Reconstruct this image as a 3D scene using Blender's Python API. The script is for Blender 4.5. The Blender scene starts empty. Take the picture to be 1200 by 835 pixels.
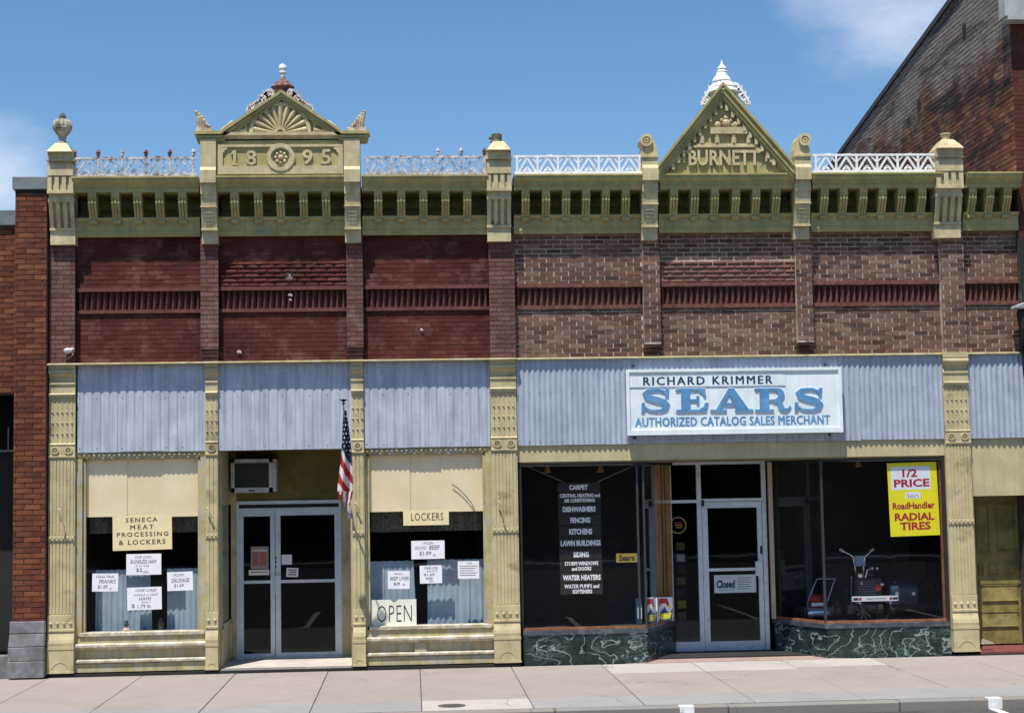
import bpy, bmesh, math, random
from mathutils import Vector, Matrix, noise as mnoise
random.seed(7)
PI = math.pi
sc = bpy.context.scene
col = sc.collection

# ------------------------------------------------------------------ camera, world, sun, exposure
CAM_X, CAM_H, CAM_D = .0223, 2.6137, 23.809
FPX, CX, CY = 1900.0, 600.0, 417.5           # focal length and picture centre for a 1200 px wide picture
YAW, PIT, ROL = 0.0628906, 0.0794061, 0.0171919
_fw = Vector((math.sin(YAW)*math.cos(PIT), math.cos(YAW)*math.cos(PIT), math.sin(PIT)))
_r = Vector((math.cos(YAW), -math.sin(YAW), 0)); _u = _r.cross(_fw)
RT = math.cos(ROL)*_r - math.sin(ROL)*_u
UP = math.sin(ROL)*_r + math.cos(ROL)*_u
cam_d = bpy.data.cameras.new('camera'); cam = bpy.data.objects.new('camera', cam_d); col.objects.link(cam)
cam_d.sensor_fit = 'HORIZONTAL'; cam_d.sensor_width = 36; cam_d.lens = 36*FPX/1200
cam_d.clip_start = .1; cam_d.clip_end = 2000
m = Matrix((RT, UP, -_fw)).transposed().to_4x4(); m.translation = Vector((CAM_X, -CAM_D, CAM_H))
cam.matrix_world = m; sc.camera = cam

SUN = Vector((0.48, 1.0, -2.85)).normalized()   # direction the light travels
sun_d = bpy.data.lights.new('sun', 'SUN'); sun_d.energy = 4.7; sun_d.angle = math.radians(.55); sun_d.color = (1, .955, .88)
sun = bpy.data.objects.new('sun', sun_d); col.objects.link(sun)
sun.rotation_euler = SUN.to_track_quat('-Z', 'Y').to_euler(); sun.location = (-6, -18, 40)
world = bpy.data.worlds.new('World'); sc.world = world; world.use_nodes = True
wn, wl = world.node_tree.nodes, world.node_tree.links
wn.clear()
wo = wn.new('ShaderNodeOutputWorld'); bg = wn.new('ShaderNodeBackground'); bg.inputs[1].default_value = .082
sky = wn.new('ShaderNodeTexSky'); sky.sky_type = 'NISHITA'; sky.sun_disc = False
sky.sun_elevation = math.asin(-SUN.z); sky.sun_rotation = math.atan2(-SUN.x, -SUN.y)
sky.air_density = 1.0; sky.dust_density = .35; sky.ozone_density = 2.2; sky.altitude = 300
tc = wn.new('ShaderNodeTexCoord')
mp = wn.new('ShaderNodeMapping'); mp.inputs['Scale'].default_value = (1.0, 1.0, 2.4); mp.inputs['Location'].default_value = (3.1, .4, 1.7)
nz = wn.new('ShaderNodeTexNoise'); nz.inputs['Scale'].default_value = 3.2; nz.inputs['Detail'].default_value = 9; nz.inputs['Roughness'].default_value = .58; nz.inputs['Distortion'].default_value = .2
wl.new(tc.outputs['Generated'], mp.inputs[0]); wl.new(mp.outputs[0], nz.inputs[0])
def wmath(op, a, b=None, c=None, clamp=False):
    n = wn.new('ShaderNodeMath'); n.operation = op; n.use_clamp = clamp
    for i, v in enumerate((a, b, c)):
        if v is None: continue
        if isinstance(v, (int, float)): n.inputs[i].default_value = v
        else: wl.new(v, n.inputs[i])
    return n.outputs[0]
def pdir(px, py):
    v = RT*((px-CX)/FPX) - UP*((py-CY)/FPX) + _fw
    return v.normalized()
dens = nz.outputs[0]
for (d, rad, amt) in ((pdir(-30, 215), .075, .36), (pdir(1060, 10), .13, .24), (pdir(830, -400), .30, .2), (Vector((-.9, -.3, .35)), .5, .2), (Vector((.5, -.8, .45)), .6, .2), (Vector((.9, .2, .5)), .5, .2)):
    vs = wn.new('ShaderNodeVectorMath'); vs.operation = 'DISTANCE'; wl.new(tc.outputs['Generated'], vs.inputs[0]); vs.inputs[1].default_value = d.normalized()
    mr = wn.new('ShaderNodeMapRange'); mr.interpolation_type = 'SMOOTHSTEP'; wl.new(vs.outputs['Value'], mr.inputs[0])
    mr.inputs[1].default_value = 0; mr.inputs[2].default_value = rad; mr.inputs[3].default_value = amt; mr.inputs[4].default_value = 0
    dens = wmath('ADD', dens, mr.outputs[0])
mr = wn.new('ShaderNodeMapRange'); mr.interpolation_type = 'SMOOTHSTEP'; wl.new(dens, mr.inputs[0])
mr.inputs[1].default_value = .60; mr.inputs[2].default_value = .98; mr.inputs[3].default_value = 0; mr.inputs[4].default_value = .9
hs_ = wn.new('ShaderNodeHueSaturation'); hs_.inputs['Saturation'].default_value = 1.22; hs_.inputs['Value'].default_value = 1.24; wl.new(sky.outputs[0], hs_.inputs['Color'])
mx = wn.new('ShaderNodeMixRGB'); wl.new(mr.outputs[0], mx.inputs[0]); wl.new(hs_.outputs[0], mx.inputs[1]); mx.inputs[2].default_value = (8.3, 8.8, 9.8, 1)
wl.new(mx.outputs[0], bg.inputs[0]); wl.new(bg.outputs[0], wo.inputs[0])
sc.view_settings.view_transform = 'Standard'; sc.view_settings.look = 'None'
sc.view_settings.exposure = .42; sc.view_settings.gamma = 1; sc.view_settings.use_curve_mapping = False
sc.render.engine = 'CYCLES'

# ------------------------------------------------------------------ measuring: a point of the place seen at a survey pixel, at depth Y
def at(px, py, Y=0.0):
    v = RT*((px-CX)/FPX) - UP*((py-CY)/FPX) + _fw
    t = (CAM_D+Y)/v.y
    return (v.x*t+CAM_X, v.z*t+CAM_H)
def ax(px, py, Y=0.0): return at(px, py, Y)[0]
def az(px, py, Y=0.0): return at(px, py, Y)[1]
def zl(py, Y=0.0): return az(150, py, Y)       # heights read along the left shopfront
def zc(z0, Y): return CAM_H+(z0-CAM_H)*(CAM_D+Y)/CAM_D

# ------------------------------------------------------------------ materials
class NT:
    def __init__(s, name):
        s.m = bpy.data.materials.new(name); s.m.use_nodes = True; s.n = s.m.node_tree.nodes; s.l = s.m.node_tree.links
        s.b = s.n['Principled BSDF']; s.out = s.n['Material Output']
        s.geo = s.n.new('ShaderNodeNewGeometry'); s.pos = s.geo.outputs['Position']
    def mul(s, v, sc3):
        n = s.n.new('ShaderNodeVectorMath'); n.operation = 'MULTIPLY'; s.l.new(v, n.inputs[0]); n.inputs[1].default_value = sc3; return n.outputs[0]
    def noise(s, scale, detail=4, rough=.55, vec=None, off=None, dist=0):
        n = s.n.new('ShaderNodeTexNoise'); n.inputs['Scale'].default_value = scale; n.inputs['Detail'].default_value = detail
        n.inputs['Roughness'].default_value = rough; n.inputs['Distortion'].default_value = dist
        v = vec or s.pos
        if off:
            a = s.n.new('ShaderNodeVectorMath'); s.l.new(v, a.inputs[0]); a.inputs[1].default_value = off; v = a.outputs[0]
        s.l.new(v, n.inputs['Vector']); return n.outputs[0]
    def ramp(s, f, a, b, lo=0., hi=1.):
        n = s.n.new('ShaderNodeMapRange'); s.l.new(f, n.inputs[0]); n.inputs[1].default_value = a; n.inputs[2].default_value = b
        n.inputs[3].default_value = lo; n.inputs[4].default_value = hi; return n.outputs[0]
    def math(s, op, a, b=None):
        n = s.n.new('ShaderNodeMath'); n.operation = op
        for i, v in enumerate((a, b)):
            if v is None: continue
            if isinstance(v, (int, float)): n.inputs[i].default_value = v
            else: s.l.new(v, n.inputs[i])
        return n.outputs[0]
    def mix(s, f, a, b, mode='MIX'):
        n = s.n.new('ShaderNodeMixRGB'); n.blend_type = mode
        for i, v in enumerate((f, a, b)):
            if isinstance(v, (int, float)): n.inputs[i].default_value = v
            elif isinstance(v, tuple): n.inputs[i].default_value = (*v, 1)
            else: s.l.new(v, n.inputs[i])
        return n.outputs[0]
    def bump(s, h, strength=.3, dist=.01):
        n = s.n.new('ShaderNodeBump'); n.inputs['Strength'].default_value = strength; n.inputs['Distance'].default_value = dist
        s.l.new(h, n.inputs['Height']); s.l.new(n.outputs[0], s.b.inputs['Normal'])
    def xyz(s, v=None):
        n = s.n.new('ShaderNodeSeparateXYZ'); s.l.new(v or s.pos, n.inputs[0]); return n.outputs

def mat(name, c, rough=.7, var=.12, scale=5, c2=None, a2=.3, s2=2.0, bump=.25, streak=0., metal=0., chips=None, chip_amt=.62, spec=.5, alpha=None):
    t = NT(name)
    f = t.noise(scale, 6, .6)
    lo = tuple(x*(1-var*2) for x in c); hi = tuple(min(1, x*(1+var*2)) for x in c)
    k = t.mix(t.ramp(f, .3, .7), lo, hi)
    if c2:
        g = t.noise(s2, 7, .65, off=(3.7, 1.2, 9.1))
        k = t.mix(t.ramp(g, .62-a2*.5, .72-a2*.3), k, c2)
    if streak:
        g = t.noise(9, 5, .6, vec=t.mul(t.pos, (1.6, 1.6, .13)))
        k = t.mix(t.ramp(g, .42, .72, 0, streak), k, tuple(x*.42 for x in c))
    if chips:
        g = t.noise(11, 5, .7, off=(8, 3, 1)); g2 = t.noise(1.3, 3, .5, off=(1, 7, 2))
        g = t.math('ADD', g, t.math('MULTIPLY', g2, .35))
        k = t.mix(t.ramp(g, chip_amt+.17, chip_amt+.19), k, chips)
    t.l.new(k, t.b.inputs['Base Color']); t.b.inputs['Roughness'].default_value = rough; t.b.inputs['Metallic'].default_value = metal
    t.b.inputs['Specular IOR Level'].default_value = spec
    if bump: t.bump(t.noise(scale*9, 5, .6), bump, .004)
    return t.m

def brick_mat(name, cols, w, h, x0, z0, axis='X', dirt=(.03, .02, .02), dirt_amt=.5, dscale=1.2, pale=None, pale_amt=.3, bump=.5, rough=.85, grey_top=None, bands=False):
    """every brick gets a tone from the cell it lies in; soot and wear are laid over"""
    t = NT(name); p = t.xyz()
    r = t.math('FLOOR', t.math('DIVIDE', t.math('SUBTRACT', p[2], z0), h))
    hx = t.math('MULTIPLY', t.math('MODULO', t.math('ADD', r, 400), 2), .5)
    c = t.math('FLOOR', t.math('ADD', t.math('DIVIDE', t.math('SUBTRACT', p[0 if axis == 'X' else 1], x0), w), hx))
    cb = t.n.new('ShaderNodeCombineXYZ'); t.l.new(c, cb.inputs[0]); t.l.new(r, cb.inputs[1])
    wh = t.n.new('ShaderNodeTexWhiteNoise'); t.l.new(cb.outputs[0], wh.inputs[0])
    rp = t.n.new('ShaderNodeValToRGB'); e = rp.color_ramp.elements
    for i, cc in enumerate(cols):
        q = e[i] if i < 2 else e.new(1)
        q.color = (*cc, 1)
    for i in range(len(cols)): rp.color_ramp.elements[i].position = i/(len(cols)-1)
    for i, cc in enumerate(cols): rp.color_ramp.elements[i].color = (*cc, 1)
    t.l.new(wh.outputs['Value'], rp.inputs[0])
    k = rp.outputs[0]
    k = t.mix(t.ramp(t.noise(40, 5, .7), .25, .75, 0, .45), k, tuple(x*.55 for x in cols[0]))
    g = t.noise(dscale, 7, .65, off=(5, 1, 3))
    k = t.mix(t.ramp(g, .45, .72, 0, dirt_amt), k, dirt)
    if pale:
        g = t.noise(2.3, 8, .7, off=(2, 9, 4))
        k = t.mix(t.ramp(g, .64-pale_amt*.4, .74-pale_amt*.2, 0, .75), k, pale)
        g = t.noise(17, 3, .6, vec=t.mul(t.pos, (1.6, 1, .8)), off=(2, 2, 2))
        k = t.mix(t.ramp(g, .735, .76, 0, .8), k, (.42, .36, .33))
    if grey_top:
        gz = t.math('ADD', t.ramp(p[2], grey_top[0], grey_top[1]), t.ramp(t.noise(1.1, 6, .7), .2, .8, -.55, .55))
        k = t.mix(t.ramp(gz, .35, .8, 0, .8), k, grey_top[2])
    if bands:
        g = t.noise(1.0, 7, .7, vec=t.mul(t.pos, (1, .5, 3.2)), off=(0, 3, 2), dist=.6)
        k = t.mix(t.ramp(g, .50, .64, 0, .85), k, (.022, .018, .018))
    t.l.new(k, t.b.inputs['Base Color']); t.b.inputs['Roughness'].default_value = rough
    t.b.inputs['Specular IOR Level'].default_value = .25
    t.bump(t.noise(60, 5, .7), bump, .006)
    return t.m

def flat(name, c, rough=.6, metal=0., emit=0.):
    return mat(name, c, rough, .04, 8, bump=0, metal=metal)

def glass_mat(name, tint=(.8, .85, .85), extra=.0, rough=.0):
    t = NT(name); t.n.remove(t.b)
    tr = t.n.new('ShaderNodeBsdfTransparent'); tr.inputs[0].default_value = (*tint, 1)
    gl = t.n.new('ShaderNodeBsdfGlossy'); gl.inputs['Roughness'].default_value = .02; gl.inputs[0].default_value = (.85, .92, 1, 1)
    lw = t.n.new('ShaderNodeLayerWeight'); lw.inputs[0].default_value = .5
    bp = t.n.new('ShaderNodeBump'); bp.inputs['Strength'].default_value = .05; bp.inputs['Distance'].default_value = .02
    t.l.new(t.noise(1.4, 2, .4), bp.inputs['Height']); t.l.new(bp.outputs[0], gl.inputs['Normal'])
    a = t.math('ADD', t.math('MULTIPLY', t.math('POWER', lw.outputs['Facing'], 5), .9), .018+extra)
    mx = t.n.new('ShaderNodeMixShader'); t.l.new(a, mx.inputs[0]); t.l.new(tr.outputs[0], mx.inputs[1]); t.l.new(gl.outputs[0], mx.inputs[2])
    t.l.new(mx.outputs[0], t.out.inputs[0])
    return t.m

BH, BW = .0675, .2175
TRIM = mat('olive_cream_paint', (.51, .435, .24), .55, .09, 4, c2=(.30, .26, .13), a2=.12, s2=3, streak=.18, chips=(.30, .33, .33), chip_amt=.71)
CORN = mat('olive_cornice_paint', (.42, .355, .135), .55, .10, 4, c2=(.35, .30, .11), a2=.3, s2=2.6, streak=.4, chips=(.12, .20, .24), chip_amt=.665)
CAPM = mat('cream_pier_paint', (.56, .475, .265), .6, .10, 5, c2=(.44, .33, .19), a2=.2, s2=4, streak=.4, chips=(.62, .52, .42), chip_amt=.68)
FRAMEP = mat('weathered_frame_paint', (.46, .39, .175), .6, .12, 7, c2=(.42, .40, .33), a2=.35, s2=6, streak=.5, chips=(.35, .34, .30), chip_amt=.67)
SILL = mat('pale_worn_sill_paint', (.55, .51, .42), .6, .15, 9, c2=(.36, .32, .2), a2=.4, s2=7, chips=(.3, .28, .24), chip_amt=.6)
FASC = mat('fascia_paint', (.52, .45, .25), .6, .06, 3, c2=(.44, .39, .22), a2=.3, s2=1.6, streak=.25)
RED = brick_mat('dark_red_painted_brick', [(.095, .019, .013), (.145, .036, .026), (.11, .023, .015), (.18, .060, .045)], BW, BH, 0, 4.5, dirt=(.028, .007, .006), dirt_amt=.85, dscale=1.1, pale=(.22, .11, .09), pale_amt=.3)
REDM = mat('painted_brick_joint', (.075, .016, .012), .85, .25, 9, c2=(.2, .15, .13), a2=.03, s2=7)
PIERB = brick_mat('faded_pier_brick', [(.17, .08, .068), (.23, .12, .10), (.15, .06, .045), (.21, .10, .08)], BW, BH, 0, 4.5, dirt=(.04, .018, .018), dirt_amt=.5, dscale=2.5, pale=(.27, .16, .14), pale_amt=.25)
BROWN = brick_mat('brown_brick', [(.15, .068, .042), (.25, .13, .085), (.085, .036, .026), (.33, .20, .14), (.19, .085, .052)], BW, BH, 0, 4.5, dirt=(.05, .026, .02), dirt_amt=.55, dscale=1.8, pale=(.30, .215, .15), pale_amt=.12)
BROWNM = mat('pale_mortar', (.56, .45, .36), .9, .15, 12, c2=(.2, .15, .13), a2=.25, s2=5)
ROCK = brick_mat('rock_faced_brick', [(.17, .07, .05), (.23, .11, .08), (.14, .05, .04)], BW, BH, 0, 4.5, dirt=(.05, .025, .02), dirt_amt=.4, dscale=3, bump=1)
ORANGE = brick_mat('orange_red_brick', [(.15, .045, .022), (.27, .095, .042), (.11, .033, .02), (.21, .068, .03), (.085, .028, .02)], .235, .077, 0, 0, dirt=(.06, .02, .015), dirt_amt=.4, dscale=2.0)
ORANGEM = mat('dark_joint', (.10, .048, .033), .9, .2, 12, c2=(.26, .2, .17), a2=.03, s2=9)
SIDEB = brick_mat('soot_stained_side_brick', [(.19, .06, .032), (.33, .125, .055), (.09, .033, .025), (.24, .085, .042), (.38, .20, .10)], .235, .075, 0, 0, axis='Y', dirt=(.045, .03, .028), dirt_amt=.7, dscale=.55, pale=(.34, .27, .22), pale_amt=.15, grey_top=(8.0, 10.2, (.28, .25, .22)), bands=True)
FRONTB = brick_mat('deep_red_front_brick', [(.10, .028, .02), (.14, .04, .026), (.08, .022, .018)], .215, .07, 0, 0, dirt=(.04, .016, .013), dirt_amt=.4)
SIDING = mat('lavender_grey_steel', (.40, .45, .535), .42, .05, 3, c2=(.345, .39, .47), a2=.3, s2=2.5, streak=.35, spec=.5, bump=.05)
SIDINGL = mat('streaked_blue_grey_steel', (.47, .515, .595), .45, .06, 3, c2=(.42, .44, .54), a2=.3, s2=2.5, streak=.6, spec=.5, bump=.05)
WHITEI = mat('white_iron', (.82, .81, .80), .5, .05, 9, c2=(.62, .58, .54), a2=.12, s2=14)
GREYI = mat('weathered_grey_iron', (.55, .53, .55), .6, .2, 12, c2=(.16, .13, .12), a2=.3, s2=14)
RUST = mat('rusty_red_iron', (.12, .04, .032), .7, .3, 14, c2=(.3, .2, .16), a2=.25, s2=18)
DARKM = flat('near_black', (.012, .012, .012), .8)
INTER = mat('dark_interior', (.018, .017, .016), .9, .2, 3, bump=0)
ALU = mat('brushed_aluminium', (.66, .72, .77), .38, .05, 10, bump=.05, metal=.35, c2=(.55, .60, .64), a2=.2, s2=4)
ALUD = flat('dark_bronze_mullion', (.05, .055, .06), .4, .3)
GLASS = glass_mat('window_glass', (.985, .995, 1.), .0)
GLASSD = glass_mat('dim_door_glass', (.72, .76, .76), .0)
SHADE = mat('cream_roller_shade', (.96, .78, .50), .8, .02, 3, c2=(.92, .71, .42), a2=.4, s2=2.2, bump=.03)
PAPER = mat('white_paper', (.80, .80, .84), .8, .03, 8, bump=0)
PAPERY = mat('cream_card', (.78, .66, .38), .75, .03, 8, bump=0)
PAPERO = mat('ivory_card', (.78, .78, .64), .75, .03, 8, bump=0)
INK = flat('dark_ink', (.045, .035, .03), .8)
INKR = flat('brown_ink', (.10, .055, .03), .8)
INKG = flat('pencil_ink', (.16, .15, .18), .8)
CURT = mat('blue_grey_curtain', (.36, .45, .52), .85, .06, 5, streak=.25, bump=.02)
LACE = mat('plaid_valance', (.13, .11, .08), .9, .3, 30, bump=0, streak=.7)
WALLG = mat('dull_mustard_board', (.15, .125, .03), .75, .15, 2.5, c2=(.1, .085, .02), a2=.3, s2=2)
CONC = mat('pale_concrete', (.50, .45, .40), .9, .08, 6, c2=(.40, .36, .33), a2=.3, s2=2, bump=.4)
STONE = mat('blue_grey_limestone', (.20, .21, .22), .85, .18, 7, c2=(.13, .13, .13), a2=.35, s2=4, bump=.6)
CAPG = mat('grey_coping_metal', (.17, .20, .20), .6, .08, 4, c2=(.12, .14, .14), a2=.3, s2=2)
ROOFM = mat('tar_roof', (.05, .05, .05), .95, .2, 3)
SIGNW = mat('sign_white_enamel', (.80, .86, .86), .35, .03, 4, c2=(.70, .78, .80), a2=.3, s2=2, streak=.18, bump=0)
SIGNF = mat('sign_frame_metal', (.52, .58, .62), .4, .08, 6, metal=.4, bump=0)
SBLUE = mat('faded_blue_letter', (.085, .25, .47), .5, .08, 7, c2=(.14, .32, .52), a2=.3, s2=5, bump=0)
NAVY = flat('navy_letter', (.012, .045, .11), .5)
YELLOW = mat('yellow_poster', (.88, .76, .015), .6, .02, 4, bump=0)
CRIM = flat('crimson_letter', (.42, .015, .03), .6)
REDP = flat('bright_red', (.45, .02, .02), .5)
BLACKP = mat('black_board', (.022, .018, .013), .6, .2, 9, bump=0)
GOLD = mat('gold_plate', (.36, .27, .05), .45, .05, 8, bump=0)
WHITEB = flat('bright_white_letter', (.95, .95, .95), .6)
WHITEL = flat('white_letter', (.78, .78, .78), .6)
WOODO = mat('orange_varnished_wood', (.42, .20, .05), .5, .15, 8, streak=.5)
RAILW = mat('worn_wood_rail', (.25, .10, .045), .6, .2, 9, streak=.3)
OLIVED = mat('olive_door_paint', (.27, .22, .065), .5, .12, 5, c2=(.15, .12, .035), a2=.3, s2=3, streak=.35)
TERR = mat('pink_terrazzo', (.36, .25, .215), .7, .12, 14, c2=(.31, .21, .18), a2=.3, s2=3)
BRASS = flat('dull_brass', (.34, .24, .10), .45, .4)
STEEL = flat('chrome_tube', (.6, .63, .65), .25, .8)
BLUED = flat('slate_blue_paint', (.022, .04, .075), .4)
BLACKR = flat('black_rubber', (.02, .02, .02), .8)

def marble_mat():
    t = NT('dark_green_veined_marble')
    base = t.mix(t.ramp(t.noise(5, 5, .6), .35, .7), (.004, .010, .011), (.015, .036, .036))
    w = t.n.new('ShaderNodeTexWave'); w.wave_type = 'BANDS'; w.inputs['Scale'].default_value = .9; w.inputs['Distortion'].default_value = 26
    w.inputs['Detail'].default_value = 4; w.inputs['Detail Scale'].default_value = 1.3; t.l.new(t.mul(t.pos, (1, 1, 1.7)), w.inputs['Vector'])
    n1 = t.noise(4.6, 7, .62, dist=2.4, off=(0, 4, 0), vec=t.mul(t.pos, (.75, 1, 1.5))); v1 = t.math('ABSOLUTE', t.math('SUBTRACT', n1, .5))
    n2 = t.noise(11, 6, .6, dist=1.8, off=(5, 2, 3), vec=t.mul(t.pos, (.8, 1, 1.4))); v2 = t.math('ABSOLUTE', t.math('SUBTRACT', n2, .5))
    mask = t.ramp(t.noise(2.2, 3, .5, off=(1, 1, 6)), .42, .6)
    k = t.mix(t.math('MULTIPLY', t.ramp(v1, 0, .028, .8, 0), mask), base, (.20, .30, .28))
    k = t.mix(t.ramp(v2, 0, .009, .3, 0), k, (.25, .36, .34))
    k = t.mix(t.ramp(w.outputs[1], .965, 1, 0, .6), k, (.4, .5, .48))
    t.l.new(k, t.b.inputs['Base Color']); t.b.inputs['Roughness'].default_value = .28
    return t.m
MARBLE = marble_mat()

def slab_mat(name, a, b, sheen=0):
    t = NT(name)
    oi = t.n.new('ShaderNodeObjectInfo')
    k = t.mix(oi.outputs['Random'], a, b)
    k = t.mix(t.ramp(t.noise(1.6, 7, .65), .3, .75, 0, .45), k, tuple(x*.72 for x in a))
    k = t.mix(t.ramp(t.noise(55, 3, .7), .3, .7, 0, .30), k, tuple(x*.6 for x in a))
    k = t.mix(t.ramp(t.noise(7, 5, .7, off=(3, 3, 3)), .62, .72, 0, .4), k, (.16, .13, .12))
    k = t.mix(t.ramp(t.noise(.7, 6, .75, off=(6, 1, 3)), .5, .68, 0, .35), k, (.20, .17, .155))
    vo = t.n.new('ShaderNodeTexVoronoi'); vo.inputs['Scale'].default_value = 3.4; t.l.new(t.pos, vo.inputs['Vector'])
    k = t.mix(t.ramp(vo.outputs['Distance'], .05, .075, .55, 0), k, (.11, .095, .09))
    v2 = t.n.new('ShaderNodeTexVoronoi'); v2.feature = 'DISTANCE_TO_EDGE'; v2.inputs['Scale'].default_value = .55
    wv = t.n.new('ShaderNodeVectorMath'); nn_ = t.n.new('ShaderNodeTexNoise'); nn_.inputs['Scale'].default_value = 2.5; nn_.inputs['Detail'].default_value = 6; t.l.new(t.pos, nn_.inputs['Vector'])
    ms = t.n.new('ShaderNodeVectorMath'); ms.operation = 'SCALE'; ms.inputs['Scale'].default_value = .55; t.l.new(nn_.outputs['Color'], ms.inputs[0]); t.l.new(t.pos, wv.inputs[0]); t.l.new(ms.outputs[0], wv.inputs[1]); t.l.new(wv.outputs[0], v2.inputs['Vector'])
    cm = t.math('MULTIPLY', t.ramp(v2.outputs['Distance'], 0, .006, .75, 0), t.ramp(t.noise(.8, 2, .5, off=(9, 9, 1)), .5, .56))
    k = t.mix(cm, k, (.09, .08, .075))
    t.l.new(k, t.b.inputs['Base Color']); t.b.inputs['Roughness'].default_value = .9
    t.bump(t.noise(70, 4, .7), .35, .004)
    return t.m
SLAB = slab_mat('pinkish_paving', (.315, .272, .245), (.355, .302, .272))
SLABG = slab_mat('grey_paving', (.29, .275, .265), (.325, .305, .295))
SLABW = slab_mat('new_pale_paving', (.43, .395, .365), (.47, .43, .395))
KERBM = slab_mat('dirty_kerb', (.24, .215, .19), (.28, .25, .22))
ASPH = mat('asphalt', (.045, .044, .043), .9, .2, 30, c2=(.075, .072, .07), a2=.3, s2=1.2, bump=.6)
ROADW = mat('worn_white_road_paint', (.75, .75, .74), .8, .08, 12, c2=(.3, .28, .25), a2=.12, s2=14)

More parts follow.
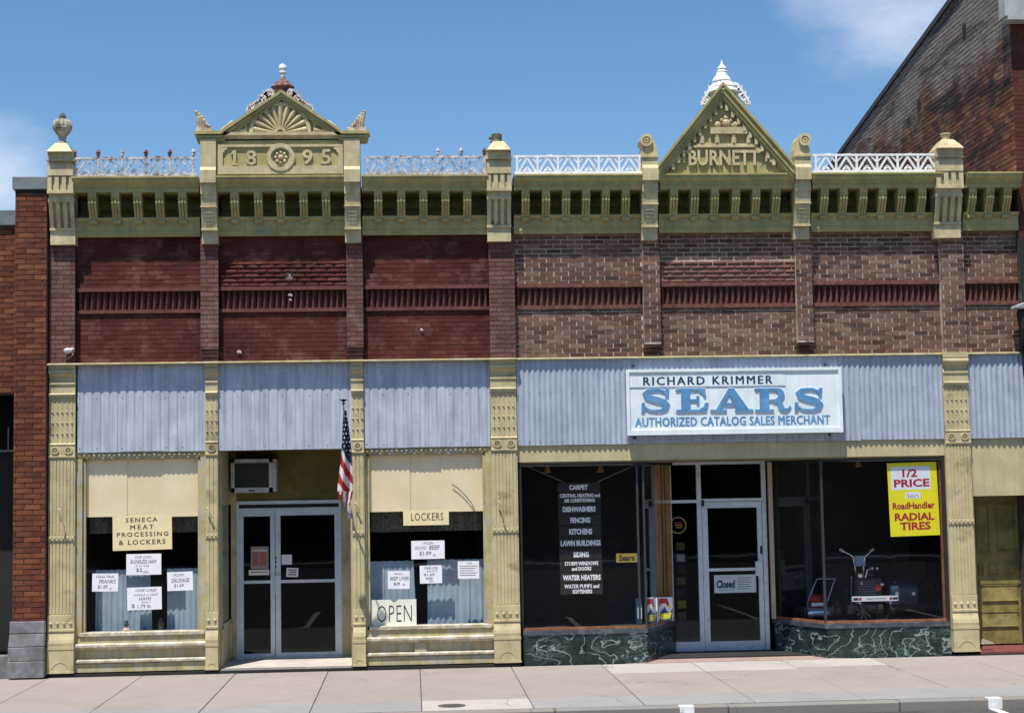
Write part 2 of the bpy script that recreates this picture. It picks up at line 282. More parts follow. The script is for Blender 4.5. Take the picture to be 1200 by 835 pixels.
# ------------------------------------------------------------------ object helpers
WLOC = {}
def props(o, label=None, cat=None, group=None, kind=None):
    if label: o['label'] = label
    if cat: o['category'] = cat
    if group: o['group'] = group
    if kind: o['kind'] = kind
    return o
def thing(name, label, cat, loc=(0, 0, 0), group=None):
    o = bpy.data.objects.new(name, None); col.objects.link(o); o.location = loc; o.empty_display_size = .2
    WLOC[o.name] = Vector(loc); return props(o, label, cat, group)
def wloc(o): return WLOC.get(o.name, Vector((0, 0, 0))) if o else Vector((0, 0, 0))
class B:
    def __init__(s): s.v = []; s.f = []; s.mi = []; s.cur = 0
    def add(s, vs, fs):
        n = len(s.v); s.v += [tuple(v) for v in vs]
        for f in fs: s.f.append(tuple(i+n for i in f)); s.mi.append(s.cur)
        return s
    def box(s, x0, x1, y0, y1, z0, z1, rot=None):
        if x0 > x1: x0, x1 = x1, x0
        if y0 > y1: y0, y1 = y1, y0
        if z0 > z1: z0, z1 = z1, z0
        vs = [(x, y, z) for x in (x0, x1) for y in (y0, y1) for z in (z0, z1)]
        if rot:
            c = Vector(((x0+x1)/2, (y0+y1)/2, (z0+z1)/2)); vs = [tuple(c + rot @ (Vector(v)-c)) for v in vs]
        return s.add(vs, [(0, 1, 3, 2), (4, 6, 7, 5), (0, 4, 5, 1), (2, 3, 7, 6), (0, 2, 6, 4), (1, 5, 7, 3)])
    def prism(s, pts, y0, y1):
        """polygon of (x,z) points, extruded from y0 (front) to y1 (back)"""
        n = len(pts); vs = [(x, y0, z) for x, z in pts]+[(x, y1, z) for x, z in pts]
        a = sum(pts[i][0]*pts[(i+1) % n][1]-pts[(i+1) % n][0]*pts[i][1] for i in range(n))
        fr = tuple(range(n)) if a > 0 else tuple(reversed(range(n)))
        fs = [fr, tuple(i+n for i in reversed(fr))]
        for i in range(n):
            j = (i+1) % n
            fs.append((i, i+n, j+n, j) if a > 0 else (j, j+n, i+n, i))
        return s.add(vs, fs)
    def prof(s, pts, x0, x1):
        """closed profile of (y,z) points swept along X"""
        n = len(pts); vs = [(x0, y, z) for y, z in pts]+[(x1, y, z) for y, z in pts]
        fs = [tuple(range(n)), tuple(i+n for i in reversed(range(n)))]
        for i in range(n):
            j = (i+1) % n; fs.append((i, i+n, j+n, j))
        return s.add(vs, fs)
    def plan(s, pts, z0, z1):
        n = len(pts); vs = [(x, y, z0) for x, y in pts]+[(x, y, z1) for x, y in pts]
        fs = [tuple(reversed(range(n))), tuple(i+n for i in range(n))]
        for i in range(n):
            j = (i+1) % n; fs.append((i, j, j+n, i+n))
        return s.add(vs, fs)
    def lathe(s, c, prof, seg=12, axis='Z', rib=0):
        vs = []; k = len(prof)
        for i in range(seg):
            a = 2*PI*i/seg
            for r, h in prof:
                rr = r*(1-rib*(i % 2))
                if axis == 'Z': vs.append((c[0]+rr*math.cos(a), c[1]+rr*math.sin(a), c[2]+h))
                elif axis == 'Y': vs.append((c[0]+rr*math.cos(a), c[1]+h, c[2]+rr*math.sin(a)))
                else: vs.append((c[0]+h, c[1]+rr*math.cos(a), c[2]+rr*math.sin(a)))
        fs = []
        for i in range(seg):
            j = (i+1) % seg
            for q in range(k-1): fs.append((i*k+q, j*k+q, j*k+q+1, i*k+q+1))
        fs.append(tuple(i*k for i in reversed(range(seg)))); fs.append(tuple(i*k+k-1 for i in range(seg)))
        return s.add(vs, fs)
    def tube(s, pts, r, seg=6):
        pts = [Vector(p) for p in pts]; vs = []; n = len(pts)
        rs = r if isinstance(r, (list, tuple)) else [r]*n
        for i, p in enumerate(pts):
            d = (pts[min(i+1, n-1)]-pts[max(i-1, 0)]).normalized()
            a = d.orthogonal().normalized() if abs(d.y) > .9 else d.cross(Vector((0, 1, 0))).normalized()
            b = d.cross(a)
            for k in range(seg):
                t = 2*PI*k/seg; vs.append(tuple(p+rs[i]*(math.cos(t)*a+math.sin(t)*b)))
        fs = [tuple(reversed(range(seg))), tuple((n-1)*seg+k for k in range(seg))]
        for i in range(n-1):
            for k in range(seg):
                q = (k+1) % seg; fs.append((i*seg+k, i*seg+q, (i+1)*seg+q, (i+1)*seg+k))
        return s.add(vs, fs)
    def ball(s, c, r, seg=8, rings=5, sq=(1, 1, 1)):
        vs = [(c[0], c[1], c[2]+r*sq[2])]
        for i in range(1, rings):
            a = PI*i/rings
            for k in range(seg):
                t = 2*PI*k/seg; vs.append((c[0]+r*sq[0]*math.sin(a)*math.cos(t), c[1]+r*sq[1]*math.sin(a)*math.sin(t), c[2]+r*sq[2]*math.cos(a)))
        vs.append((c[0], c[1], c[2]-r*sq[2])); fs = []; L = len(vs)-1
        for k in range(seg):
            q = (k+1) % seg; fs.append((0, 1+k, 1+q)); fs.append((L, 1+(rings-2)*seg+q, 1+(rings-2)*seg+k))
            for i in range(rings-2): fs.append((1+i*seg+k, 1+(i+1)*seg+k, 1+(i+1)*seg+q, 1+i*seg+q))
        return s.add(vs, fs)
    def bar(s, x0, z0, x1, z1, w, y0, y1):
        """straight bar in the facade plane"""
        d = Vector((x1-x0, z1-z0)); L = d.length or 1; n = Vector((-d.y, d.x))/L*w/2
        return s.prism([(x0+n.x, z0+n.y), (x1+n.x, z1+n.y), (x1-n.x, z1-n.y), (x0-n.x, z0-n.y)], y0, y1)
    def disc(s, x, z, r, y0, y1, seg=14):
        return s.prism([(x+r*math.cos(2*PI*i/seg), z+r*math.sin(2*PI*i/seg)) for i in range(seg)], y0, y1)
    def ring(s, x, z, r0, r1, y0, y1, seg=18, a0=0, a1=2*PI):
        for i in range(seg):
            a, b = a0+(a1-a0)*i/seg, a0+(a1-a0)*(i+1)/seg
            s.prism([(x+r1*math.cos(a), z+r1*math.sin(a)), (x+r1*math.cos(b), z+r1*math.sin(b)), (x+r0*math.cos(b), z+r0*math.sin(b)), (x+r0*math.cos(a), z+r0*math.sin(a))], y0, y1)
        return s
    def mesh(s, name, mats, origin=Vector((0, 0, 0)), smooth=False):
        me = bpy.data.meshes.new(name)
        o = origin
        me.from_pydata([(v[0]-o.x, v[1]-o.y, v[2]-o.z) for v in s.v], [], s.f)
        if not isinstance(mats, (list, tuple)): mats = [mats]
        for m_ in mats: me.materials.append(m_)
        if len(mats) > 1: me.polygons.foreach_set('material_index', s.mi)
        if smooth: me.polygons.foreach_set('use_smooth', [True]*len(me.polygons))
        me.update(); return me
    def build(s, name, mats, parent=None, smooth=False, fix=True, bevel=0, label=None, kind=None):
        """one mesh object; its origin is at the middle of its base unless it has a parent thing"""
        pw = wloc(parent)
        if parent is None:
            xs = [v[0] for v in s.v]; ys = [v[1] for v in s.v]; zs = [v[2] for v in s.v]
            org = Vector(((min(xs)+max(xs))/2, (min(ys)+max(ys))/2, min(zs)))
        else: org = pw
        me = s.mesh(name, mats, org, smooth)
        if fix or bevel:
            bm = bmesh.new(); bm.from_mesh(me)
            if bevel:
                bmesh.ops.remove_doubles(bm, verts=bm.verts, dist=1e-5)
                es = [e for e in bm.edges if len(e.link_faces) == 2 and e.calc_face_angle(0) > .6]
                bmesh.ops.bevel(bm, geom=es, offset=bevel, segments=1, affect='EDGES', clamp_overlap=True)
            bmesh.ops.recalc_face_normals(bm, faces=bm.faces); bm.to_mesh(me); bm.free()
        o = bpy.data.objects.new(name, me); col.objects.link(o)
        if parent is None: o.location = org; WLOC[o.name] = org
        else: o.parent = parent; WLOC[o.name] = pw
        if label: o['label'] = label
        if kind: o['kind'] = kind
        return o
def place(name, me, parent, wpos, rot=None, scale=None):
    o = bpy.data.objects.new(name, me); col.objects.link(o); o.parent = parent
    o.location = Vector(wpos)-wloc(parent)
    if rot: o.rotation_euler = rot
    if scale: o.scale = scale
    return o
def struct(name, b, m_, parent=None, **k):
    o = b.build(name, m_, parent, **k)
    if parent is None: o['kind'] = 'structure'
    return o

def text_geo(s, x0, x1, z0, z1, y, t=.004, bold=0., shear=0., space=1., keep=False, rot=0.):
    """lettering mesh fitted into x0..x1 / z0..z1 on the plane y, standing t proud"""
    cu = bpy.data.curves.new('lettering', 'FONT'); cu.body = s; cu.size = 1; cu.offset = 0 if 'M' in s else bold; cu.shear = shear
    cu.space_character = space; cu.resolution_u = 2; cu.extrude = .5
    ob = bpy.data.objects.new('lettering', cu); col.objects.link(ob)
    dg = bpy.context.evaluated_depsgraph_get()
    me = bpy.data.meshes.new_from_object(ob.evaluated_get(dg)); bpy.data.objects.remove(ob); bpy.data.curves.remove(cu)
    xs = [v.co.x for v in me.vertices]; ys = [v.co.y for v in me.vertices]
    a, b_, c, d = min(xs), max(xs), min(ys), max(ys)
    sx = (x1-x0)/(b_-a); sz = (z1-z0)/(d-c)
    dup = [(0, 0)] if 'M' not in s or bold <= 0 else [(-bold*.9, 0), (bold*.9, .06)]
    out = B(); vs = []
    cr, sr = math.cos(rot), math.sin(rot); mx_, mz_ = (x0+x1)/2, (z0+z1)/2
    for off, dy in dup:
        vs = []
        for v in me.vertices:
            X = x0+(v.co.x+off-a)*sx; Z = z0+(v.co.y-c)*sz
            X, Z = mx_+(X-mx_)*cr-(Z-mz_)*sr, mz_+(X-mx_)*sr+(Z-mz_)*cr
            vs.append((X, y-t*(1+dy)-dy*.002 if v.co.z > 0 else y, Z))
        out.add(vs, [tuple(p.vertices) for p in me.polygons])
    bpy.data.meshes.remove(me)
    return out
def letters(s, px0, px1, py0, py1, Y, mat_, parent, t=.004, name='lettering', **k):
    """lettering laid between survey pixels (left, right, top, bottom) on plane Y"""
    cx, cy = (px0+px1)/2, (py0+py1)/2
    x0 = ax(px0, cy, Y); x1 = ax(px1, cy, Y); z1 = az(cx, py0, Y); z0 = az(cx, py1, Y)
    k.setdefault('rot', 0)
    return text_geo(s, x0, x1, z0, z1, Y, t, **k).build(name, mat_, parent, fix=False)

# ------------------------------------------------------------------ ground, road, kerb, pavement
struct('ground', B().add([(-300, -300, -.20), (300, -300, -.20), (300, 300, -.20), (-300, 300, -.20)], [(0, 1, 2, 3)]), ASPH)
road = struct('road', B().box(-120, 120, -27.5, -4.66, -.19, -.125), ASPH)
rm = B()
for x in (-5.6, -2.1, 3.22, 6.88, 10.4): rm.box(x-.05, x+.05, -9.9, -4.68, -.1245, -.119)
rm.build('painted_line', ROADW, road)
walk = struct('sidewalk', B().box(-40, 40, -4.47, 1.5, -.19, -.035), ASPH)
JX = [-3.86+1.323*i for i in range(-7, 16)]
def slab(x0, x1, y0, y1, m_, j=.005):
    b = B(); dz = random.uniform(-.0015, .0015); s1 = random.uniform(-.0015, .0015)
    b.add([(x0+j, y0+j, -.04), (x1-j, y0+j, -.04), (x1-j, y1-j, -.04), (x0+j, y1-j, -.04),
           (x0+j, y0+j, -.006+dz), (x1-j, y0+j, -.006+dz+s1), (x1-j, y1-j, -.006+dz+s1), (x0+j, y1-j, -.006+dz)],
          [(3, 2, 1, 0), (4, 5, 6, 7), (0, 1, 5, 4), (1, 2, 6, 5), (2, 3, 7, 6), (3, 0, 4, 7)])
    o = b.build('slab', m_, walk, bevel=.004)
random.seed(3)
for i in range(len(JX)-1):
    x0, x1 = JX[i], JX[i+1]; xm = (x0+x1)/2
    slab(x0, x1, -4.43, -3.55, SLABG if xm < 0 or xm > 1.4 else SLABW)
    if xm > 6.7:
        slab(x0, x1, -3.55, -2.03, SLAB); slab(x0, x1, -2.03, -.0, SLAB)
    elif xm > 2.7:
        slab(x0, x1, -3.55, -1.15 if xm < 5.4 else -.92, SLAB)
        slab(x0, x1, -1.15 if xm < 5.4 else -.92, .0, SLABW)
    elif xm > 1.4:
        slab(x0, x1, -3.55, -1.07, SLAB); slab(x0, x1, -1.07, .0, SLAB)
    else: slab(x0, x1, -3.55, .0, SLAB)
kerb = struct('kerb', B().box(-60, 60, -4.60, -4.45, -.19, -.10), KERBM)
for i in range(-9, 16):
    x0 = 3.72+2.05*i; struct('kerb_stone', B().box(x0+.006, x0+2.044, -4.64, -4.44, -.17, -.010+random.uniform(-.004, .004)), KERBM, kerb, bevel=.014)
km = B()
for x in (-5.6, -2.1, 3.22, 6.92, 10.4):
    km.box(x-.085, x+.085, -4.6425, -4.50, -.17, -.0035)
km.build('painted_mark', ROADW, kerb)
mh = B().lathe((.47, -4.06, -.02), [(.001, 0), (.17, 0), (.17, .0185), (.15, .021), (.14, .0175), (.001, .0175)], 20)
for i in range(-3, 4):
    for j in range(-3, 4):
        if i*i+j*j < 9: mh.box(.47+i*.036-.011, .47+i*.036+.011, -4.06+j*.036-.011, -4.06+j*.036+.011, -.004, .0005)
props(mh.build('valve_cover', mat('cast_iron', (.07, .065, .06), .7, .2, 20)), 'small round iron utility cover set in the pale slab near the kerb', 'manhole cover')

# ------------------------------------------------------------------ bricks
def brick_mesh(name, w, h, d, jit, axis, mat_, rock=False):
    b = B(); J = lambda: random.uniform(-jit, jit)
    if rock:
        nx, nz = 5, 3; vs = []
        for i in range(nx):
            e0 = .6 if i in (0, nx-1) else 1; q0 = random.uniform(.7, 1.3)
            for k in range(nz):
                dd = (.002, .026*q0, .017*q0)[k]*e0
                vs.append((-w/2+w*i/(nx-1), -d-dd, -h/2+h*k/(nz-1)+(0 if k == 0 else J()*3)))
        fs = [(i*nz+k, (i+1)*nz+k, (i+1)*nz+k+1, i*nz+k+1) for i in range(nx-1) for k in range(nz-1)]
        n = len(vs); vs += [(-w/2, 0, -h/2), (w/2, 0, -h/2), (w/2, 0, h/2), (-w/2, 0, h/2)]
        fs += [(n, n+1)+tuple(i*nz for i in reversed(range(nx))), (n+3,)+tuple(i*nz+nz-1 for i in range(nx))+(n+2,), (0, 1, 2, n+3, n), ((nx-1)*nz+2, (nx-1)*nz+1, (nx-1)*nz, n+1, n+2)]
        b.add(vs, fs)
    else:
        f = [(-w/2+J(), -d+J(), -h/2+J()), (w/2+J(), -d+J(), -h/2+J()), (w/2+J(), -d+J(), h/2+J()), (-w/2+J(), -d+J(), h/2+J())]
        k = [(-w/2, 0, -h/2), (w/2, 0, -h/2), (w/2, 0, h/2), (-w/2, 0, h/2)]
        b.add(f+k, [(0, 1, 2, 3), (0, 4, 5, 1), (1, 5, 6, 2), (2, 6, 7, 3), (3, 7, 4, 0)])
    if axis == 'Y': b.v = [(v[1], v[0], v[2]) for v in b.v]; b.f = [tuple(reversed(f)) for f in b.f]
    return b
def cells(a0, a1, z0, z1, w, h, j, zo, ao=0., top=None):
    out = []; r0 = int(math.floor((z0-zo)/h)); r1 = int(math.ceil((z1-zo)/h))
    for r in range(r0, r1):
        lo = max(z0, zo+r*h+j/2); hi = min(z1, zo+(r+1)*h-j/2)
        if hi-lo < h*.35: continue
        par = ((r+400) % 2)*.5
        c0 = int(math.floor((a0-ao)/w+par)); c1 = int(math.ceil((a1-ao)/w+par))
        for c in range(c0, c1+1):
            s0 = ao+(c-par)*w+j/2; s1 = s0+w-j
            full = s0 >= a0-1e-6 and s1 <= a1+1e-6 and hi-lo > h-j-1e-4
            s0 = max(s0, a0); s1 = min(s1, a1)
            if s1-s0 < .02: continue
            if top and hi > top((s0+s1)/2): continue
            out.append((s0, s1, lo, hi, full))
    return out
def lay(parent, areas, m_, limit=300, axis='X', w=BW, h=BH, d=.005, jit=.0012, j=.010, zo=4.5, ref=None, name='brick'):
    """areas: (a0,a1,z0,z1,plane,rock,top,material). The nearest `limit` whole bricks are parts, the others one mesh."""
    allc = []
    for (a0, a1, z0, z1, pl, rock, top, mm) in areas:
        for c in cells(a0, a1, z0, z1, w, h, j, zo, 0., top): allc.append((c, pl, rock, mm))
    ref = ref or (0, 5.4)
    allc.sort(key=lambda q: (not q[0][4], (q[0][0]-ref[0])**2+(q[0][2]-ref[1])**2))
    var = {}
    rest = {}
    for n, ((s0, s1, lo, hi, full), pl, rock, mm) in enumerate(allc):
        if full and n < limit:
            key = (rock, mm.name)
            if key not in var:
                var[key] = [brick_mesh(name, w-j, h-j, d, jit, axis, mm, rock).mesh(name, mm) for _ in range(6)]
            me = random.choice(var[key]); a, z = (s0+s1)/2, (lo+hi)/2
            place(name, me, parent, (a, pl, z) if axis == 'X' else (pl, a, z))
        else:
            b = rest.setdefault(mm.name, (B(), mm))[0]
            q = brick_mesh(name, s1-s0, hi-lo, d, jit, axis, mm, rock); a, z = (s0+s1)/2, (lo+hi)/2
            b.add([(v[0]+a, v[1]+pl, v[2]+z) if axis == 'X' else (v[0]+pl, v[1]+a, v[2]+z) for v in q.v], q.f)
    for b, mm in rest.values(): b.build('brickwork', mm, parent, fix=False, kind='stuff')

# ------------------------------------------------------------------ the two shop buildings: shared frame
LB = thing('shop_building', 'left half of brick shop block, painted dark red, with dated pediment and twin glass doors', 'shop building', (-1.9, 0, 0))
RB = thing('shop_building', 'right half of brick shop block, bare brown brick over wide steel band and catalog store', 'shop building', (5.2, 0, 0))
ZW0 = 4.47
ZT = az(150, 277, .12)
DZ0, DZ1, DZ2, DZ3 = az(150, 367, .1), az(150, 363, .1), az(150, 341.5, .1), az(150, 338, .1)
YU, YL, YP = .105, .125, .0             # upper panel, lower panel, pier front
bays_l = [(-4.84, -3.03), (-2.77, -.90), (-.66, 1.20)]
bays_r = [(1.58, 3.50), (3.75, 5.81), (6.05, 8.02), (8.38, 9.24)]
piers_l = [(-5.21, -4.84, 1), (-3.03, -2.77, 0), (-.90, -.66, 0), (1.20, 1.58, 1)]
piers_r = [(3.50, 3.75, 0), (5.81, 6.05, 0), (8.02, 8.38, 1)]
def upper(bld, bays, piers, brickm, jointm, pierm, rockbay, x0, x1):
    b = B().box(x0, x1, .20, .45, 3.22, ZT+.04)
    b.build('wall', jointm, bld, fix=False)
    areas = []
    for i, (a, c) in enumerate(bays):
        B().box(a, c, YU+.005, .199, DZ2, ZT+.03).build('wall_panel', jointm, bld, fix=False); B().box(a, c, .131, .199, 3.3, DZ0).build('wall_panel', jointm, bld, fix=False)
        areas.append((a, c, ZW0, DZ0-.012, .131, False, None, brickm))
        if i == rockbay:
            areas.append((a, c, DZ3+.0, DZ3+.36, YU+.005, True, None, ROCK if brickm is BROWN else brickm))
            areas.append((a, c, DZ3+.36, ZT+.1, YU+.005, False, None, brickm))
        else: areas.append((a, c, DZ2, ZT+.1, YU+.005, False, None, brickm))
        # saw-tooth course: bricks set on the diagonal
        n = max(2, round((c-a)/.0895)); p = (c-a)/n; t = B()
        for k in range(n):
            xa = a+k*p; dp = random.uniform(-.003, .003)
            t.plan([(xa+.002, .195), (xa+.002, .178+dp), (xa+p*.5, YU-.002+dp), (xa+p-.002, .178+dp), (xa+p-.002, .195)], DZ1-.002, DZ2+.002)
        t.build('sawtooth_course', DENT if brickm is RED else DENTB, bld, fix=True)
        e = B().box(a+.001, c-.001, YU-.008, .199, DZ0, DZ1); e.build('string_course', DENT if brickm is RED else DENTB, bld)
        e = B().box(a+.001, c-.001, YU-.026, YU+.004, DZ2, DZ3+.01); e.build('string_course', DENT if brickm is RED else DENTB, bld)
    for (a, c, wide) in piers:
        zb = ZW0 if wide else az(150, 410, 0)
        B().box(a+.004, c-.004, YP+.005, .131, zb, ZT+.03).build('brick_pier', jointm, bld, fix=False)
        areas.append((a, c, zb, ZT+.1, YP+.005, False, None, pierm))
        if not wide:
            for k in range(3):
                B().box(a+.006+.004*k, c-.006-.004*k, .03+.03*k, .131, zb-.06*(k+1)+.004, zb-.06*k-.006).build('corbel_brick', pierm, bld)
    return areas
PATCH = mat('pale_plaster', (.45, .38, .35), .9, .2, 20)
DENT = mat('red_sawtooth_brick', (.135, .042, .032), .85, .2, 14)
DENTB = mat('brown_sawtooth_brick', (.145, .055, .038), .85, .25, 14)
# saw-tooth valleys need a hollow behind: the wall starts deeper there
al = upper(LB, bays_l, piers_l, RED, REDM, PIERB, 1, -5.20, 1.57)
ar = upper(RB, bays_r, piers_r, BROWN, BROWNM, BROWN, 1, 1.585, 9.235)
lay(LB, al, RED, ref=(-.3, 5.2), d=.0035, jit=.0016)
lay(RB, ar, BROWN, ref=(2.5, 4.5), j=.0135)

for (px_, py_, r_) in ((338, 323, .055), (340, 345, .03), (278, 334, .025), (340, 351, .018), (280, 412, .03), (494, 386, .022), (409, 352, .03)):
    x, z = at(px_, py_, .09)
    B().ball((x, YU-.0, z), r_, 9, 6, (1.15, .22, .85)).ball((x+r_*.7, YU-.0, z-r_*.5), r_*.55, 7, 4, (1, .3, .8)).build('plaster_patch', PATCH, LB)
# ------------------------------------------------------------------ cornice
YC = -.30
def cz(py, Y): return az(150, py, Y)
CREST = mat('pinkish_white_crest', (.62, .56, .56), .7, .2, 16, c2=(.3, .2, .2), a2=.25, s2=16)
CP = [(.44, cz(206, YC)+.02), (YC, cz(206.3, YC)), (YC, cz(208.2, YC)), (YC+.02, cz(208.8, YC)), (-.285, cz(211.5, -.285)), (-.26, cz(214, -.26)), (-.235, cz(215.6, -.235)),
      (-.235, cz(217.2, -.235)), (-.22, cz(218, -.22)), (-.22, cz(219.6, -.22)), (-.20, cz(220.2, -.20)), (-.20, cz(225.3, -.20)), (.42, cz(225.3, -.20)), (.42, cz(240, -.0)),
      (.13, cz(254, -.06)), (.13, cz(255, -.06)), (-.065, cz(255, -.065)), (-.065, cz(257, -.065)), (-.045, cz(258.6, -.045)), (-.01, cz(260, -.01)), (-.01, cz(271.5, -.01)), (-.022, cz(272, -.022)), (-.022, cz(274, -.022)), (-.012, cz(274.5, -.012)),
      (-.012, cz(277.2, -.012)), (.44, cz(277.2, .12)), (.44, 6.9)]
def cornice(bld, a, c): B().prof(CP, a+.002, c-.002).build('cornice', CORN, bld)
def bracket_mesh():
    z0, z1, z2 = cz(225.3, -.20), cz(231.5, -.2), cz(254.8, -.06)
    w = .058; b = B(); b.prof([(.06, z0), (-.197, z0), (-.197, z1), (.06, z1)], -w, w)
    b.prof([(-.185, z1), (-.20, z1-.006), (-.185, z1-.02)], -w-.006, w+.006)
    def sc_(w0, w1, s):
        pr = [(.06, z1-.002)]
        for k in range(9):
            t = k/8; y = -.178+.115*t**1.5+s; z = z1-.01-(z1-z2)*t
            pr.append((y-.02*math.sin(PI*min(1, t*1.6)), z))
        pr.append((.06, z2)); b.prof(pr, w0, w1)
    sc_(-w, -w*.45, 0); sc_(-w*.25, w*.25, -.004); sc_(w*.45, w, 0); sc_(-w*.46, -w*.24, .030); sc_(w*.24, w*.46, .030)
    b.prof([(0, z2-.04), (-.075, z2-.04), (-.075, z2-.085), (-.035, z2-.10), (0, z2-.10)], -w*.95, w*.95)
    return b
bm_ = bracket_mesh(); bme = None
def brackets(bld, pxs):
    global bme
    if bme is None: bme = bm_.build('bracket', CORN, None).data; bpy.data.objects.remove(bpy.data.objects['bracket']); _z = min(v[2] for v in bm_.v); bme['z'] = _z
    for px in pxs:
        x = ax(px, 228-.012*(px-150), -.20)
        place('bracket', bme, bld, (x, (min(v[1] for v in bm_.v)+max(v[1] for v in bm_.v))/2, bme['z']))
B().box(-5.16, 1.575, .445, .60, 6.2, 7.12).build('parapet_backing', REDM, LB); B().box(1.585, 9.235, .445, .60, 6.2, 7.12).build('parapet_backing', BROWNM, RB)
for (a, c, w_) in piers_l: B().box(a+.02, c-.02, .0, .444, 6.3, 7.10).build('parapet_pier', REDM, LB)
for (a, c, w_) in piers_r: B().box(a+.02, c-.02, .0, .444, 6.3, 7.10).build('parapet_pier', BROWNM, RB)
for a, c in bays_l: cornice(LB, a, c)
for a, c in bays_r: cornice(RB, a, c)
brackets(LB, [107.5, 134.8, 160.7, 186.5, 213.3, 274.6, 302.2, 328.3, 355.4, 381.8, 443, 470, 496, 522, 547.5])
brackets(RB, [616, 640, 663.6, 687, 710, 733.6, 790, 814.5, 838, 862.7, 886.4, 910, 966.5, 989, 1012, 1034.6, 1057, 1081, 1140, 1160.6, 1181])

# ------------------------------------------------------------------ pier capitals and finials on the roof line
def wide_capital(bld, pl, pr, top=None):
    """pl, pr: survey pixels of its edges at the cap"""
    cx = (pl+pr)/2; dy = -.0115*(cx-150)
    Y = -.29; a, c = ax(pl, 200+dy, Y), ax(pr, 200+dy, Y); m_ = (a+c)/2; w = (c-a)/2
    z = lambda py, YY: az(150, py, YY)
    b = B(); n = z
    bx = lambda ww, Y0, p0, p1: b.box(m_-ww, m_+ww, Y0, .1, n(p1, Y0), n(p0, Y0))
    # stepped pyramid
    b.plan([(m_-w, Y), (m_+w, Y), (m_+w, .0), (m_-w, .0)], n(186.5, Y), n(178.5, Y))
    zt, zb = n(168.5, Y+.12), n(178.5, Y); k = [(w*.98, 0), (w*.80, .35), (w*.78, .42), (w*.58, .74), (w*.56, .8), (w*.42, 1)]
    for (w0, t0), (w1, t1) in zip(k, k[1:]):
        yc = (Y+0)/2; d0, d1 = w0*.235/w, w1*.235/w
        z0_, z1_ = zb+(zt-zb)*t0, zb+(zt-zb)*t1
        b.add([(m_-w0, yc-d0, z0_), (m_+w0, yc-d0, z0_), (m_+w0, yc+d0, z0_), (m_-w0, yc+d0, z0_), (m_-w1, yc-d1, z1_), (m_+w1, yc-d1, z1_), (m_+w1, yc+d1, z1_), (m_-w1, yc+d1, z1_)],
              [(3, 2, 1, 0), (4, 5, 6, 7), (0, 1, 5, 4), (1, 2, 6, 5), (2, 3, 7, 6), (3, 0, 4, 7)])
    b.box(m_-w-.012, m_+w+.012, Y-.02, .0, n(188.3, Y), n(186.8, Y)); b.box(m_-w+.02, m_+w-.02, Y+.03, .0, n(192, Y), n(188.3, Y))
    bx(w, Y, 192, 205)
    bx(w, Y+.045, 205, 222.5)
    for i in range(4):
        xx = m_-w+w*2*i/4+(.0 if i else 0); ww = w*2/4*.66; x0 = m_-w+(w*2-ww)*i/3
        b.box(x0, x0+ww, Y+.01, Y+.06, n(222.3, Y), n(205, Y))
    bx(w+.004, Y-.004, 222.3, 225.8)
    bx(w-.01, -.225, 226.2, 232); bx(w-.002, -.235, 232, 236)
    # tapering fluted console
    z0, z1 = n(236, -.22), n(266.5, -.09); w2 = w-.006
    b.prof([(0.1, z0), (-.17, z0), (-.05, z1), (.1, z1)], m_-w2, m_+w2)
    for i in range(4):
        ww = w2*2/4*.62; x0 = m_-w2+(w2*2-ww)*i/3
        b.prof([(-.1, z0), (-.222, z0), (-.105, z1), (-.02, z1)], x0, x0+ww)
    bx(w2+.006, -.11, 266.5, 269.5); bx(w2, -.085, 269.5, 286)
    o = b.build('pier_capital', CAPM if True else CORN, bld)
    return m_, Y/2, zt
def narrow_post(bld, pl, pr, ptop):
    cx = (pl+pr)/2; dy = -.0115*(cx-150); Y = -.28
    a, c = ax(pl, 200+dy, Y), ax(pr, 200+dy, Y); m_ = (a+c)/2; w = (c-a)/2
    n = lambda py, YY: az(150, py, YY); b = B()
    def pf(*q, ww=w): b.prof([(.1, q[0][1])]+[(y, z) for y, z in q]+[(.1, q[-1][1])], m_-ww, m_+ww)
    pf((Y, n(ptop, Y)), (Y, n(196, Y)), (Y-.035, n(199.5, Y-.05)), (Y-.035, n(214, Y-.05)))
    pf((-.265, n(214, -.28)), (-.265, n(218, -.27)), ww=w-.008)
    pf((-.255, n(218, -.25)), (-.255, n(228, -.25)), ww=w)
    pf((-.235, n(228, -.25)), (-.21, n(242, -.21)), ww=w-.003)
    pf((-.225, n(242, -.22)), (-.225, n(243.3, -.22)), ww=w+.006)
    pf((-.19, n(243.3, -.19)), (-.13, n(268, -.13)), ww=w-.002)
    for r in range(4):
        for cc in (-1, 0, 1):
            zz = n(249+4.2*r, -.18); b.box(m_+cc*w*.36-.016, m_+cc*w*.36+.016, -.20+.017*r, -.1, zz-.016, zz+.012)
    pf((-.145, n(268, -.14)), (-.145, n(270.5, -.14)), ww=w+.004)
    pf((-.075, n(270.5, -.075)), (-.075, n(286, -.075)), ww=w)
    b.build('pediment_post', CAPM, bld)
    return m_, w, n(ptop, Y), Y
c1 = wide_capital(LB, 55.3, 85.6)
c2 = wide_capital(LB, 570.3, 599)
c3 = wide_capital(RB, 1097, 1128.5)
